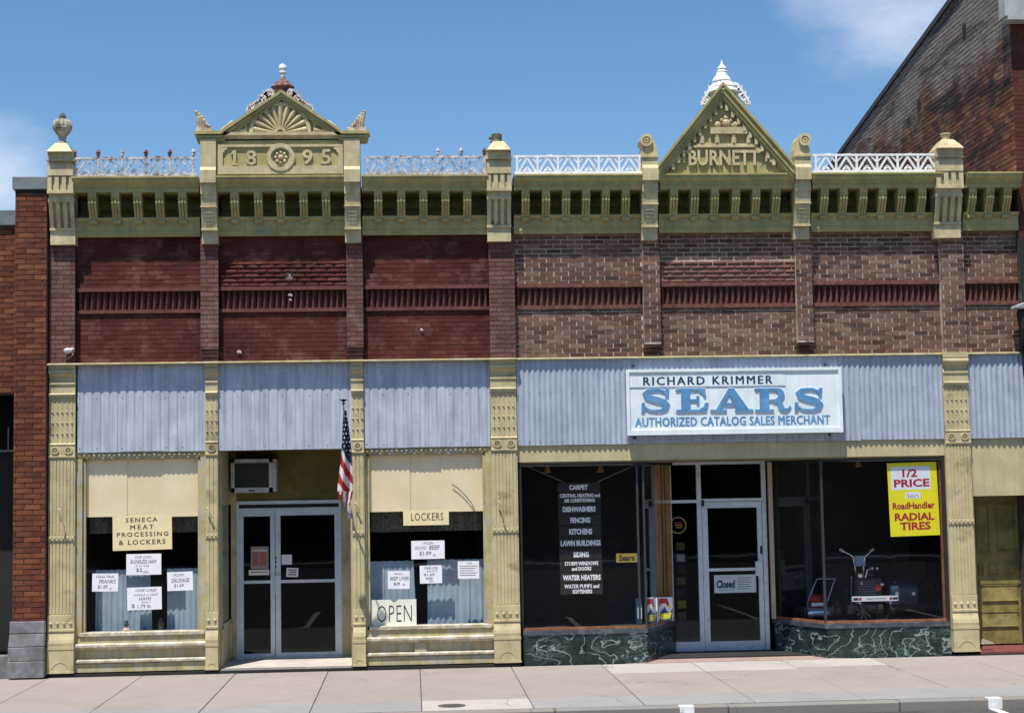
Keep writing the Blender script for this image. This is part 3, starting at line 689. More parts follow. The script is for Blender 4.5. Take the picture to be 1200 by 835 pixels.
def urn(bld, c, dark=True):
    f = B(); x, y, z = c
    f.lathe((x, y, z), [(.05, 0), (.075, .0), (.075, .025), (.055, .04), (.045, .075), (.06, .09), (.055, .11), (.09, .15), (.125, .20), (.138, .235), (.137, .25)], 24)
    f.lathe((x, y, z), [(.140, .25), (.145, .27), (.134, .32), (.105, .355), (.06, .375), (.04, .375)], 28, rib=.14)
    f.build('urn_finial', mat('grey_green_urn_stone', (.42, .38, .29), .8, .2, 10, c2=(.14, .13, .08), a2=.3, s2=8), bld, smooth=False)
    B().lathe((x, y, z+.37), [(.05, 0), (.052, .02), (.045, .05), (.022, .085), (.004, .10)], 10).build('finial_tip', flat('dark_tip', (.06, .05, .045), .7), bld)
urn(LB, c1)
B().lathe((c2[0]-.02, c2[1], c2[2]), [(.10, 0), (.10, .015), (.075, .03), (.08, .12), (.06, .135), (.02, .14)], 9).ball((c2[0]-.11, c2[1], c2[2]+.07), .03).build('broken_finial', mat('mossy_stub', (.12, .13, .08), .8, .3, 14), LB)
B().lathe((c3[0], c3[1], c3[2]), [(.085, 0), (.085, .012), (.06, .02), (.075, .09), (.085, .095), (.085, .11), (.01, .115)], 8).build('cap_knob', CAPM, RB)
p2 = narrow_post(LB, 234.5, 253, 163); p3 = narrow_post(LB, 403, 421.8, 163+.0)
p5 = narrow_post(RB, 752.5, 771, 186); p6 = narrow_post(RB, 931.5, 950, 186)

# scrolls over the posts of the right pediment
for (m_, w, zt, Y), s in ((p5, -1), (p6, 1)):
    b = B(); zt = cz(186, Y)
    pts = []
    H_ = .345
    for i in range(13):
        t = i/12; a = PI*(1.05-1.35*t)
        pts.append((m_+s*(-.0+.105*math.cos(a))*1.0+.0, zt+H_-.105+.105*math.sin(a)))
    body = [(m_-w, zt), (m_+w, zt), (m_+w, zt+.07)] if s < 0 else [(m_-w, zt), (m_+w, zt), (m_+w, zt+.07)]
    inner = m_-s*w
    b.prism([(m_-w*.98, zt), (m_+w*.98, zt), (m_+w*.98, zt+.10), (m_+w*.75, zt+.22), (m_+s*.03+.07, zt+.30), (m_+s*.02, zt+.345), (m_+s*.03-.08, zt+.30), (m_-w*.80, zt+.22), (m_-w*.98, zt+.10)], Y+.03, Y+.30)
    vx = m_+s*.045; vz = zt+.245
    b.ring(vx, vz, .055, .095, Y-.01, Y+.31, 18); b.ring(vx, vz, .018, .038, Y-.002, Y+.305, 12); b.disc(vx, vz, .056, Y+.012, Y+.30, 14)
    b.box(m_-w-.012, m_+w+.012, Y-.02, Y+.33, zt-.015, zt+.018)
    b.build('scroll', CAPM, RB)

# ------------------------------------------------------------------ dated pediment (left)
Yd = -.24
P = lambda px, py, Y=Yd: at(px, py, Y)
ped = B(); ped.prism([P(250, 208.5), P(407, 207), P(407, 164), P(250, 165)], -.235, .0)
fx = [P(254.5, 203.5, -.26), P(402.5, 202, -.26)]
ped.build('date_panel', CORN, LB)
fr = B()
a_, c_ = P(255.5, 197, -.25)[0], P(402, 195, -.25)[0]
zt_, zb_ = P(328, 169.5, -.25)[1], P(328, 197.5, -.25)[1]
fr.box(a_, c_, -.2651, -.234, P(328, 196, -.25)[1]-.10, P(328, 194.5, -.25)[1]); fr.box(a_, a_+.07, -.2655, -.234, zb_, zt_); fr.box(c_-.07, c_, -.2655, -.234, zb_, zt_); fr.box(a_, c_, -.266, -.234, zt_-.035, zt_)
for s, xx in ((1, a_+.07), (-1, c_-.07)):
    fr.prism([(xx, zt_-.035), (xx+s*.07, zt_-.035), (xx+s*.06, zt_-.07), (xx+s*.03, zt_-.08), (xx+s*.02, zt_-.11), (xx, zt_-.12)], -.262, -.234)
fr.build('panel_moulding', CAPM, LB)
med = B(); mx_, mz_ = P(329, 184.5, -.25)
med.ring(mx_, mz_, .145, .205, -.28, -.234, 24); med.ring(mx_, mz_, .125, .145, -.2651, -.234, 24)
for k in range(8): med.ball((mx_+.075*math.cos(k*PI/4), -.24, mz_+.075*math.sin(k*PI/4)), .030, 6, 4)
med.ball((mx_, -.24, mz_), .045, 8, 5); med.build('rosette_medallion', CAPM, LB)
o1 = B(); xa_, za_ = at(275.3, 194, -.2355); xt_, zt1 = at(275, 176.6, -.2355)
o1.box(xa_-.022, xa_+.022, -.266, -.2355, za_, zt1); o1.box(xa_-.045, xa_+.045, -.2665, -.2355, za_, za_+.028); o1.prism([(xa_-.02, zt1), (xa_-.052, zt1-.04), (xa_-.052, zt1-.065), (xa_-.02, zt1-.045)], -.2655, -.2355)
o1.build('raised_digit', CAPM, LB)
for s, q0, q1 in (('8', 288.5, 300.5), ('9', 354.5, 366.5), ('5', 376.5, 388)):
    letters(s, q0, q1, 176.5-.012*(q0-280), 194.0-.012*(q0-280), -.2355, CAPM, LB, t=.03, bold=.018, name='raised_digit')
z_h0, z_h1, z_h2 = P(329, 162.8)[1], P(329, 158.2)[1], P(329, 155.5)[1]
xl, xr = P(227.5, 160)[0], P(432.3, 158)[0]
hb = B()
hb.prof([(.0, z_h0), (Yd, z_h0), (Yd, z_h0+.02), (Yd-.05, z_h1-.01), (Yd-.05, z_h2), (0, z_h2)], xl+.05, xr-.05)
hb.build('pediment_ledge', CAPM, LB)
apx, apz = P(329.3, 104.5, Yd-.1)
def rake(b, pts_out, th, Y0, Y1):
    """raking band between an outline (left foot, ... apex ..., right foot) and the same outline lowered by th"""
    for (x0, z0), (x1, z1) in zip(pts_out, pts_out[1:]):
        b.prism([(x0, z0-th), (x1, z1-th), (x1, z1), (x0, z0)], Y0, Y1)
out = [P(227, 154.3, Yd-.1), P(257.5, 153.8, Yd-.1), (apx, apz), P(401, 151.5, Yd-.1), P(432.8, 151, Yd-.1)]
zf0 = (out[0][1]+out[4][1])/2; out[0] = (out[0][0], zf0); out[1] = (out[1][0], zf0); out[3] = (out[3][0], zf0); out[4] = (out[4][0], zf0)
rk = B(); rake(rk, out, .045, Yd-.075, -.02)
in1 = [(x+(.02 if i < 2 else -.02 if i > 2 else 0), z-.045) for i, (x, z) in enumerate(out)]; rake(rk, in1, .05, Yd-.05, -.02)
in2 = [(x+(.035 if i < 2 else -.035 if i > 2 else 0), z-.09) for i, (x, z) in enumerate(out)]; rake(rk, in2, .05, Yd-.02, -.02)
rk.build('raking_cornice', CORN, LB)
ty = B(); ty.prism([(out[0][0]+.12, z_h2-.02), (out[4][0]-.12, z_h2-.02), (out[3][0]-.05, out[3][1]-.13), (apx, apz-.13), (out[1][0]+.05, out[1][1]-.13)], Yd+.03, Yd+.22)
ty.build('tympanum', CORN, LB)
fcx, fcz = P(328.8, 159, Yd+.06)[0], z_h2
R1, R2 = .395, .45
fa = B(); fa.ring(fcx, fcz, R1, R2, Yd-.01, Yd+.04, 30, 0, PI); fa.build('fan_moulding', CAPM, LB); fa = B(); fa.ring(fcx, fcz, .045, .085, Yd-.02, Yd+.04, 12, 0, PI); fa.disc(fcx, fcz+.0, .045, Yd+.02, Yd+.04, 12)
fa.build('fan_moulding', CAPM, LB)
def petal(b, cx, cz_, a, da, r0, r1, Yb, hgt):
    n0 = 5; vs = []
    for r, sc_ in ((r0, .35), ((r0+r1)/2, .75), (r1, 1.)):
        for k in range(n0+1):
            t = k/n0*2-1; aa = a+t*da*.47
            rr = r*(1-.03*t*t) if r == r1 else r
            vs.append((cx+rr*math.cos(aa), Yb-hgt*sc_*(1-t*t), cz_+rr*math.sin(aa)))
    q = n0+1; fs = [(i*q+k, i*q+k+1, (i+1)*q+k+1, (i+1)*q+k) for i in range(2) for k in range(n0)]
    n = len(vs); vs += [(v[0], Yb+.01, v[2]) for v in vs[2*q:3*q]]
    fs += [(2*q+k, 2*q+k+1, n+k+1, n+k) for k in range(n0)]
    b.add(vs, fs)
for k in range(11):
    pb = B(); petal(pb, fcx, fcz, PI*(k+.5)/11, PI/11, .085, R1-.004, Yd+.028, .055); pb.build('fan_petal', CAPM, LB)
for s in (-1, 1):
    sb = B(); ox = fcx+s*1.0
    for k in range(3): petal(sb, ox-s*.05, fcz-.01, (PI-.12-.24*k) if s > 0 else (.12+.24*k), .22, .10, .46-.07*k, Yd+.028, .045)
    sb.ball((fcx+s*.475, Yd+.01, fcz+.235), .03); sb.ball((ox-s*.0, Yd+.01, fcz+.05), .03)
    sb.bar(fcx+s*.50, fcz, fcx+s*.50, fcz+.20, .035, Yd-.0, Yd+.04)
    sb.build('side_fan', CAPM, LB)
    # acroterion shell at the foot of the slope
    xa = ax(239.5 if s < 0 else 418.5, 150, Yd); za = zf0
    ac = B().box(xa-.115, xa+.125, Yd-.05, Yd+.12, za, za+.05)
    for k in range(5):
        t = k/4; bx_ = xa+s*(.075-.15*t); hh = .19*(1-t)**.75+.05
        ac.tube([(bx_, Yd-.0, za+.03), (bx_+s*.012, Yd-.02, za+.05+hh*.6), (bx_+s*.035, Yd-.03, za+.05+hh)], [.030, .030, .022], 7); ac.ball((bx_+s*.035, Yd-.03, za+.05+hh), .026, 7, 4)
    ac.build('shell_acroterion', mat('peeling_cream', (.52, .44, .30), .8, .2, 12, c2=(.3, .2, .14), a2=.3, s2=10), LB)
B().ball((apx, Yd+.015, P(329, 124.5)[1]), .028).build('boss', CAPM, LB)
# crest along the slopes and finial behind the apex
for s in (-1, 1):
    cr = B()
    for k, (t, r) in enumerate(((.17, .085), (.21, .07), (.26, .075), (.30, .05), (.35, .05), (.40, .05), (.47, .055), (.51, .04))):
        x = apx-.03+(out[3 if s > 0 else 1][0]-apx)*t*1.0; z = apz+.045+(zf0-apz)*t
        cr.ring(x, z+r*.55, r*.40, r*.85, Yd+.09, Yd+.14, 12); cr.ball((x, Yd+.115, z+r*.55), r*.28, 6, 4); cr.prism([(x-s*r*.9, z-.03), (x+s*r*.9, z-.05), (x+s*r*1.15, z+r*1.15), (x+s*r*.7, z+r*.7), (x-s*r*.2, z+r*1.35)], Yd+.10, Yd+.13)
    cr.build('slope_crest', CREST, LB)
fz = apz-.0
B().lathe((apx-.0, Yd+.22, fz), [(.15, 0), (.155, .09), (.175, .10), (.17, .115), (.13, .15), (.085, .20), (.05, .225), (.04, .25)], 12).build('finial_base', RUST, LB)
B().lathe((apx-.0, Yd+.22, fz+.25), [(.035, 0), (.045, .015), (.03, .04), (.055, .06), (.062, .08), (.04, .10), (.045, .12), (.06, .135), (.062, .155), (.05, .18), (.02, .205), (.003, .21)], 10).build('finial_top', WHITEI, LB)

# ------------------------------------------------------------------ gabled pediment with name (right)
Yg = -.31
G = lambda px, py, Y=Yg: at(px, py, Y)
gl, gr, ga = G(772.5, 191.5, Yg-.1), G(931.5, 189.5, Yg-.1), G(848, 94.5, Yg-.1)
zg = (gl[1]+gr[1])/2; gl = (gl[0], zg); gr = (gr[0], zg)
tb = B()
zb5 = zc(7.25, -.3)
tb.prism([(gl[0], zb5-.12), (gr[0], zb5-.12), (gr[0], zg-.08), (ga[0], ga[1]-.12), (gl[0], zg-.08)], Yg+.09, .0); tb.build('tympanum', CORN, RB)
def slope_off(d):
    """outline moved inward by d, measured square to the slopes"""
    dl = Vector((ga[0]-gl[0], ga[1]-gl[1])); L = dl.length; k = d*L/abs(dl.x)
    return [(gl[0], gl[1]-k), (ga[0], ga[1]-k), (gr[0], gr[1]-k)]
r2 = B()
for o0, o1, Y0 in ((0, .035, Yg-.06), (.035, .10, Yg-.03), (.10, .14, Yg-.005), (.14, .17, Yg+.02)):
    A, Bq = slope_off(o0), slope_off(o1)
    for i in (0, 1): r2.prism([Bq[i], Bq[i+1], A[i+1], A[i]], Y0, -.02)
r2.build('raking_cornice', CORN, RB)
A, Bq = slope_off(.17), slope_off(.205)
for i in (0, 1):
    n = 12
    for k in range(n):
        t = (k+.45)/n; t2 = (k+.95)/n
        q = lambda P_, tt: (P_[i][0]+(P_[i+1][0]-P_[i][0])*tt, P_[i][1]+(P_[i+1][1]-P_[i][1])*tt)
        x0, z0 = q(A, t); x1, z1 = q(A, t2)
        if min(z0, z1) < zb5+.06: continue
        zz = min(z0, z1)
        B().box(x0, x1, Yg+.022, Yg+.095, zz-.055, max(z0, z1)+.01).build('dentil', CAPM, RB)
pn = B()
Yp = Yg+.07
def gbox(b, q0, q1, r0, r1, Y0, Y1=Yg+.095): b.box(G(q0, (r0+r1)/2, Y0)[0], G(q1, (r0+r1)/2, Y0)[0], Y0, Y1, G((q0+q1)/2, r1, Y0)[1], G((q0+q1)/2, r0, Y0)[1])
gbox(pn, 832.5, 876, 149, 156.5, Yp-.04); gbox(pn, 813, 884, 170, 172.5, Yp-.03); gbox(pn, 815, 882, 168.4, 170.2, Yp-.015)
for q in (822.5, 840.5, 860, 877.5): gbox(pn, q-2.6, q+2.6, 157.5, 168.2, Yp-.02); gbox(pn, q-1.2, q+1.2, 159, 167, Yp-.035)
pn.prism([G(802, 178, Yp), G(811, 171, Yp), G(811, 174, Yp), G(806, 181, Yp)], Yp-.03, Yp+.05); pn.prism([G(893, 177, Yp), G(884, 170, Yp), G(884, 173, Yp), G(889, 180, Yp)], Yp-.03, Yp+.05)
pn.ring(*G(794, 187.5, Yp), .02, .055, Yp-.03, Yp+.05, 14); pn.ring(*G(905, 186.5, Yp), .02, .055, Yp-.03, Yp+.05, 14)
gbox(pn, 800, 803, 176, 190, Yp-.02); gbox(pn, 897, 900, 175, 189, Yp-.02)
pn.build('plaque_moulding', CAPM, RB)
fl = B()
for q, r, s in ((841, 146, .055), (851, 144.5, .07), (861, 146, .055), (851, 138, .04), (846, 141, .03), (857, 141, .03)): fl.ball((G(q, r, Yp)[0], Yp, G(q, r, Yp)[1]), s, 8, 5, (1, .6, .9))
fl.build('flower_ornament', CAPM, RB)
letters('BURNETT', 806.5, 889.5, 176.5, 194.5, Yg+.0895, CAPM, RB, t=.045, bold=.022, space=1.03, name='raised_name')
for px_ in (808, 826, 851, 869, 885): fl2 = None
wc = B(); Yw = Yg+.18; ga = (ga[0]+.075, ga[1]+.085); zg += .08; gr = (gr[0]+.1, zg)
for (q0, q1, r0, r1) in ((838.5, 853, 84, 91), (834.5, 857, 90, 97), (833, 862, 97, 104), (829, 865, 103, 110)):
    k0 = at(q0, r0, Yw); k1 = at(q1, r1, Yw); mxx = (k0[0]+k1[0])/2; w0 = (k1[0]-k0[0])/2
    wc.lathe((mxx, Yw, k1[1]), [(w0*.8, 0), (w0, .02), (w0*.95, (k0[1]-k1[1])*.5), (w0*.72, (k0[1]-k1[1]))], 14)
k0 = at(846, 84.5, Yw); kt = at(846, 70, Yw)
wc.lathe((k0[0], Yw, k0[1]), [(.085, 0), (.06, .03), (.075, .05), (.055, .075), (.025, .11), (.012, .15), (.002, kt[1]-k0[1])], 10)
for s in (-1, 1):
    for t, r in ((.14, .075), (.205, .07), (.26, .055), (.305, .04)):
        x = ga[0]+s*(gr[0]-ga[0])*t; z = ga[1]+(zg-ga[1])*t
        wc.ring(x, z+r*.7, r*.45, r*1.0, Yw-.03, Yw+.03, 12); wc.ball((x, Yw, z+r*.7), r*.3, 6, 4)
        wc.prism([(x-s*r, z), (x+s*r*1.3, z-.02), (x+s*r*1.5, z+r*1.2), (x+s*r*1.1, z+r*.9)], Yw-.02, Yw+.02)
wc.build('apex_ornament', WHITEI, RB)

# ------------------------------------------------------------------ iron cresting between the piers
def cresting(bld, a, c, m_, pitch, mode, finials):
    Y0 = -.22; zb = cz(207.3, Y0)+.004; zt = cz(185.5, Y0); b = B(); t = .013
    B_ = lambda x0, z0, x1, z1, w=.024, y=0: b.bar(x0, z0, x1, z1, w*1.25, Y0-t+y, Y0+t+y)
    B_(a, zt, c, zt, .026); B_(a, zb+.018, c, zb+.018, .042, .002)
    n = max(1, round((c-a)/pitch)); p = (c-a-.10)/n; x0 = a+.05
    for k in range(n+1):
        x = x0+k*p; B_(x, zb, x, zt, .026, -.003)
        if k < n:
            xm = x+p/2; sag = random.uniform(-.006, .006)
            B_(x+.012, zb+.02, xm, zt-.02+sag, .024, .004); B_(xm, zt-.02+sag, x+p-.012, zb+.02, .024, .006)
            for s, xs in ((1, x), (-1, x+p)): B_(xs+s*.01, zt-.10, xs+s*.085, zt-.02, .016, .008)
            b.ring(xm, zb+.02, .045, .062, Y0-t+.001, Y0+t+.001, 8, 0, PI)
            B_(xm-.055, zb+.06, xm, zb+.115, .014, .01); B_(xm, zb+.115, xm+.055, zb+.06, .014, .011)
            if mode == 'grey' and k % 2: b.prism([(xm-.045, zt+.01), (xm+.045, zt+.01), (xm+.02, zt+.035), (xm-.02, zt+.035)], Y0-t, Y0+t)
            if mode == 'white' and random.random() < .6: B_(xm-.06, zt+.006, xm+.07, zt+.012+random.uniform(-.01, .008), .018, .012)
    o = b.build('roof_cresting', m_, bld)
    for k in finials:
        x = x0+k*p; f = B().lathe((x, Y0, zt), [(.012, 0), (.014, .03), (.030, .045), (.026, .06), (.034, .085), (.026, .11), (.006, .135)], 8)
        # parts sit directly under the cresting
        pw = wloc(bld); me = f.mesh('finial', random.choice([RUST, GREYI]) if mode == 'grey' else WHITEI, pw)
        q = bpy.data.objects.new('finial', me); col.objects.link(q); q.parent = o
random.seed(11)
cresting(LB, -4.86, -3.05, GREYI, .345, 'grey', [0, 1, 2, 3, 4, 5])
cresting(LB, -.62, 1.20, GREYI, .345, 'grey', [3, 4, 5])
cresting(RB, 1.58, 3.50, WHITEI, .34, 'white', [])
cresting(RB, 6.05, 8.02, WHITEI, .34, 'white', [6])

# ------------------------------------------------------------------ flashing, steel siding
LEDGE = mat('dull_ledge_paint', (.33, .285, .14), .6, .15, 8, c2=(.42, .37, .27), a2=.3, s2=6)
zs0, zs1 = 3.20, 4.458
for bld, a, c, y in ((LB, -5.24, 1.60, -.085), (RB, 1.602, 9.24, -.015)):
    B().prof([(.12, 4.460), (y, 4.460), (y, 4.474), (y+.03, 4.488), (.12, 4.50)], a, c).build('ledge', LEDGE, bld)
def siding(bld, a, c, z0, z1, Y, pitch, amp, sheetw, m_, boxrib=False):
    n = max(1, round((c-a)/sheetw)); w = (c-a)/n
    for k in range(n):
        x0 = a+k*w; x1 = x0+w+(.012 if k < n-1 else 0); m2 = max(2, round(w/pitch)); p = w/m2
        pts = []; lap = -.0035 if k % 2 else 0
        for i in range(m2):
            xs = x0+i*p
            if boxrib: pts += [(xs, 0), (xs+p*.62, 0), (xs+p*.70, amp), (xs+p*.88, amp)]
            else: pts += [(xs+p*q/6, amp*.5*(1-math.cos(2*PI*q/6))) for q in range(6)]
        pts.append((x1, 0))
        jz = random.uniform(-.006, .006)
        vs = [(x, Y+d+lap, z0+jz) for x, d in pts]+[(x, Y+d+lap, z1) for x, d in pts]; q = len(pts)
        b = B().add(vs, [(i, i+1, q+i+1, q+i) for i in range(q-1)])
        sh = b.build('siding_sheet', m_, bld, fix=False)
        sc2 = B()
        for zz in (z0+.05, z0+.62*(z1-z0), z1-.16):
            for i in range(max(2, m2//2)):
                xs = x0+(i*2+.3)*p+random.uniform(-.01, .01)
                if xs < x1-.02: sc2.lathe((xs, Y+lap, zz+random.uniform(-.008, .008)), [(.001, -.006), (.006, -.005), (.008, .0), (.001, .0)], 6, 'Y')
        o_ = bpy.data.objects.new('screw_head', sc2.mesh('screw_head', RUST, wloc(bld))); col.objects.link(o_); o_.parent = sh; o_['kind'] = 'stuff'
for (a, c) in ((-4.805, -2.965), (-2.785, -.85), (-.665, 1.185)): siding(LB, a, c, zs0, zs1, .052, .125, .008, .62, SIDINGL, True)
siding(RB, 1.585, 7.985, zs0, 4.46, .035, .0825, .0165, .66, SIDING)
siding(RB, 8.385, 9.235, zs0, 4.46, .035, .0825, .02, .43, SIDING)

# ------------------------------------------------------------------ cast-iron pilasters of the shopfronts
def zp(py): return az(72, py, 0)
def pilaster(bld, a, c, wide):
    w = c-a; m_ = (a+c)/2
    def pf(b, q, x0=a, x1=c): b.prof([(.18, q[0][1])]+q+[(.18, q[-1][1])], x0, x1)
    b = B(); z = zp
    pf(b, [(-.035, z(425.5)), (-.035, z(431.5)), (-.02, z(432.5)), (-.03, z(433)), (-.045, z(434.5)), (-.045, z(436.8)), (-.012, z(437.2)), (.028, z(441)), (.032, z(445)), (.005, z(448.5)), (-.012, z(449)), (-.012, z(450.3)), (.004, z(451)), (.004, z(460.6)),
           (-.022, z(461)), (-.030, z(462.2)), (-.006, z(463.6)), (-.006, z(465.6)), (.006, z(466)), (.014, z(466.1)), (.014, z(519)), (-.008, z(519.5)), (-.016, z(520.5)), (-.006, z(521.5)), (-.006, z(533.5)), (-.016, z(534)), (-.016, z(535.5)), (.012, z(537)),
           (.012, z(720)), (-.010, z(720.4)), (-.010, z(737)), (-.022, z(737.4)), (-.022, z(739.5)), (-.004, z(740)), (-.018, z(744)), (-.04, z(749)), (-.05, z(753)), (-.045, z(756.5)), (-.045, z(787.6))])
    base = b.build('pilaster_shaft', TRIM, bld)
    pw = wloc(bld)
    def sub(name, bb, m2=TRIM, st=True):
        o = bpy.data.objects.new(name, bb.mesh(name, m2, pw)); col.objects.link(o); o.parent = base
        if st: o['kind'] = 'stuff'
        bm = bmesh.new(); bm.from_mesh(o.data); bmesh.ops.recalc_face_normals(bm, faces=bm.faces); bm.to_mesh(o.data); bm.free()
    # rows of ribs above, flutes below
    nr = 5 if wide else 3
    f = B()
    for i in range(nr):
        x = a+w*(.13+.74*i/(nr-1)); 
        f.lathe((x, .018, z(518.5)), [(.013, 0), (.013, z(469)-z(518.5)), (.002, z(468)-z(518.5))], 8)
        for q in (482.5, 495, 507.5):
            f.ball((x, .002, z(q)), .019, 6, 4, (1, .6, .6))
    sub('beaded_rib', f)
    n2 = 7 if wide else 3; f = B(); pitch = w*.92/n2
    for (q0, q1) in ((538, 626.5), (634, 719)):
        for i in range(n2):
            x0 = a+w*.04+i*pitch; f.prof([(.02, z(q1)), (.002, z(q1)), (.002, z(q0)), (.02, z(q0))], x0+pitch*.12, x0+pitch*.88)
    sub('flute', f)
    f = B(); f.prof([(.02, z(634)), (-.012, z(633.4)), (-.014, z(627.6)), (.02, z(627))], a+.002, c-.002)
    for i in range(6 if wide else 3):
        nn = 6 if wide else 3; f.ball((a+w*(i+.5)/nn, -.012, z(630.4)), .016, 8, 5)
    sub('bead_band', f)
    f = B()
    for xx in ((a+w*.24, a+w*.76) if wide else (m_,)):
        f = B(); f.ring(xx, z(527.5), .036, .056, -.024, .0, 16); f.ball((xx, -.006, z(527.5)), .018, 8, 4)
        sub('ring_boss', f, st=False)
    f = B(); nn = 4 if wide else 2
    for i in range(nn): f.ball((a+w*(i+.5)/nn, -.012, z(730)), .023, 8, 5)
    for i in range(nn+1): f.ball((a+w*(.04+.92*i/nn), -.008, z(735)), .008, 6, 4)
    sub('bead', f)
    f = B(); f.box(a-.006, c+.006, -.052, .05, z(760.5), z(757.5)); f.box(a-.008, c+.008, -.054, .05, z(788.3), z(786))
    sub('base_block', f, st=False)
    f = B(); f.ring(m_, z(785), w*.30, w*.34, -.051, -.03, 10, .1*PI, .9*PI); sub('base_arch', f, st=False)
    # teeth under the cap moulding
    f = B(); nt = 9 if wide else 5
    for i in range(nt):
        x = a+w*(i+.5)/nt; f.box(x-w/nt*.3, x+w/nt*.3, -.038, .0, z(438.6), z(436.6))
        if wide or i % 2 == 0: f.box(x-w/nt*.25, x+w/nt*.25, -.003, .02, z(468.5), z(465.8))
    sub('tooth_row', f)
    return base
pilaster(LB, -5.205, -4.83, 1); pilaster(LB, -2.965, -2.785, 0); pilaster(LB, -.85, -.67, 0); pilaster(LB, 1.19, 1.575, 1); pilaster(RB, 7.99, 8.375, 1)
def hook(bld, p, q, Y=-.02):
    x0, z0 = at(*p, Y); x1, z1 = at(*q, Y)
    B().tube([(x0-.02, Y-.03, z0+.01), (x0, Y-.05, z0), (x0+.01, Y-.05, z0-.04), (x1, Y-.03, z1), (x1-.02, Y-.01, z1)], .011, 5).ball((x0-.02, Y-.03, z0+.01), .018, 6, 4).build('awning_hook', TRIM, bld)
hook(LB, (71, 597), (76, 624)); hook(LB, (245, 596), (249, 606)); hook(LB, (418, 590), (422, 600)); hook(LB, (585.5, 588), (592, 614))

# ------------------------------------------------------------------ shell: rooms behind the fronts, roof, plinth
def shell(bld, x0, x1, ys=.45):
    B().box(x0, x1, .45, 14, 6.55, 6.75).build('roof', ROOFM, bld)
    B().box(x0, x1, 13.8, 14, 0, 7.0).build('rear_wall', REDM, bld); B().box(x0, x0+.25, .45, 13.8, 0, 7.0).build('side_wall', REDM, bld); B().box(x1-.25, x1, ys, 13.8, 0, 7.0).build('side_wall', REDM, bld)
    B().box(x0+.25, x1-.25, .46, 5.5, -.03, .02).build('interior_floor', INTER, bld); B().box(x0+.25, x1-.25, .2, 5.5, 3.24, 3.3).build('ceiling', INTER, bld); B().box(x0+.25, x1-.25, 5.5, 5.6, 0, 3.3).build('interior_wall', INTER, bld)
shell(LB, -5.19, 1.37); shell(RB, 1.38, 9.2, .62)
B().box(-5.2, 1.57, -.03, .14, -.03, .035).build('plinth', DARKM, LB)

# ------------------------------------------------------------------ left shop: two display windows
def part_of(parent_part, bld, name, b, m_, fixn=True):
    o = bpy.data.objects.new(name, b.mesh(name, m_, wloc(bld))); col.objects.link(o); o.parent = parent_part
    if fixn:
        bm = bmesh.new(); bm.from_mesh(o.data); bmesh.ops.recalc_face_normals(bm, faces=bm.faces); bm.to_mesh(o.data); bm.free()
    return o
GY = .15
def display(bld, a, c, gl_, gr_, block):
    z = zl
    f = B()
    f.box(a, c, .085, .20, z(536.5), 3.205)                                   # head
    f.box(a, gl_-.03, .06, .19, z(744), z(536.6)); f.box(gr_+.03, c, .06, .19, z(744), z(536.6))
    fr = f.build('window_frame', FRAMEP, bld)
    n = int((c-a)/.072); d = B()
    for i in range(n): d.box(a+.03+i*.072, a+.06+i*.072, .065, .0855, z(533.5), z(531))
    part_of(fr, bld, 'dentil_row', d, FRAMEP)['kind'] = 'stuff'
    i_ = B(); i_.box(gl_-.03, gl_+.012, .10, .18, z(740.5), z(538)); i_.box(gr_-.012, gr_+.03, .10, .18, z(740.5), z(538)); i_.box(gl_+.012, gr_-.012, .10, .18, z(538), z(536.6)); part_of(fr, bld, 'sash', i_, FRAMEP)
    B().box(gl_, gr_, GY, GY+.006, z(740.5), z(538)).build('window_pane', GLASS, bld)
    b = B(); b.prof([(.25, z(740.2)), (.075, z(740.2)), (.045, z(741)), (.045, z(744.5)), (.25, z(744.5))], a+.06, c-.03); b.build('window_sill', SILL, bld)
    b = B().prof([(.2, z(744.5)), (.075, z(744.5)), (.07, z(753)), (.2, z(753))], a, c); b.build('apron', FRAMEP, bld)
    b = B().prof([(.2, z(753)), (.02, z(753)), (-.005, z(754.5)), (-.005, z(757)), (.05, z(760.5)), (.2, z(760.5))], a+.004, c-.004); b.build('ledge_moulding', SILL, bld)
    b = B().prof([(.2, z(760.5)), (.085, z(760.5)), (.085, z(773)), (.2, z(773))], a, c); bp_ = b.build('stall_panel', FRAMEP, bld)
    if block: part_of(bp_, bld, 'wood_block', B().box(ax(486, 760, .05), ax(500, 760, .05), .045, .09, zl(772.6), zl(761)), FRAMEP)
    b = B().prof([(.2, z(773)), (.03, z(771.5)), (.008, z(773)), (.008, z(775)), (.055, z(777)), (.2, z(777))], a+.004, c-.004); b.build('ledge_moulding', SILL, bld)
    B().prof([(.2, z(777)), (.04, z(777)), (.035, z(786.5)), (.2, z(786.5))], a, c).build('base_board', FRAMEP, bld)
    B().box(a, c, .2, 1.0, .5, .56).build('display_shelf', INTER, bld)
W1 = (ax(100, 640, GY), ax(233.5, 640, GY)); W2 = (ax(432.5, 640, GY), ax(567.5, 640, GY))
display(LB, -4.83, -2.965, W1[0], W1[1], False)
display(LB, -.67, 1.19, W2[0], W2[1], True)
# roller shades in strips
for (g0, g1), cuts in ((W1, (148, 190)), (W2, (480, 517))):
    e = [g0+.004]+[ax(q, 570, GY) for q in cuts]+[g1-.004]
    for k in range(3):
        zb = zl(604.5+.6*k, GY)
        b = B(); yy = GY+.016+.011*(k % 2)
        b.box(e[k]-.0, e[k+1]+.008, yy, yy+.004, zb, zl(537, GY)); b.box(e[k]+.004, e[k+1]+.002, yy-.003, yy+.007, zb-.004, zb+.02)
        o = b.build('roller_shade', SHADE)
        nm = ('left', 'middle', 'right')[k]; wn_ = 'meat locker sign window' if g0 == W1[0] else 'window with open sign'
        props(o, 'cream shade, %s strip across the top of the %s' % (nm, wn_), 'window shade', 'cream shades in the left shop windows')
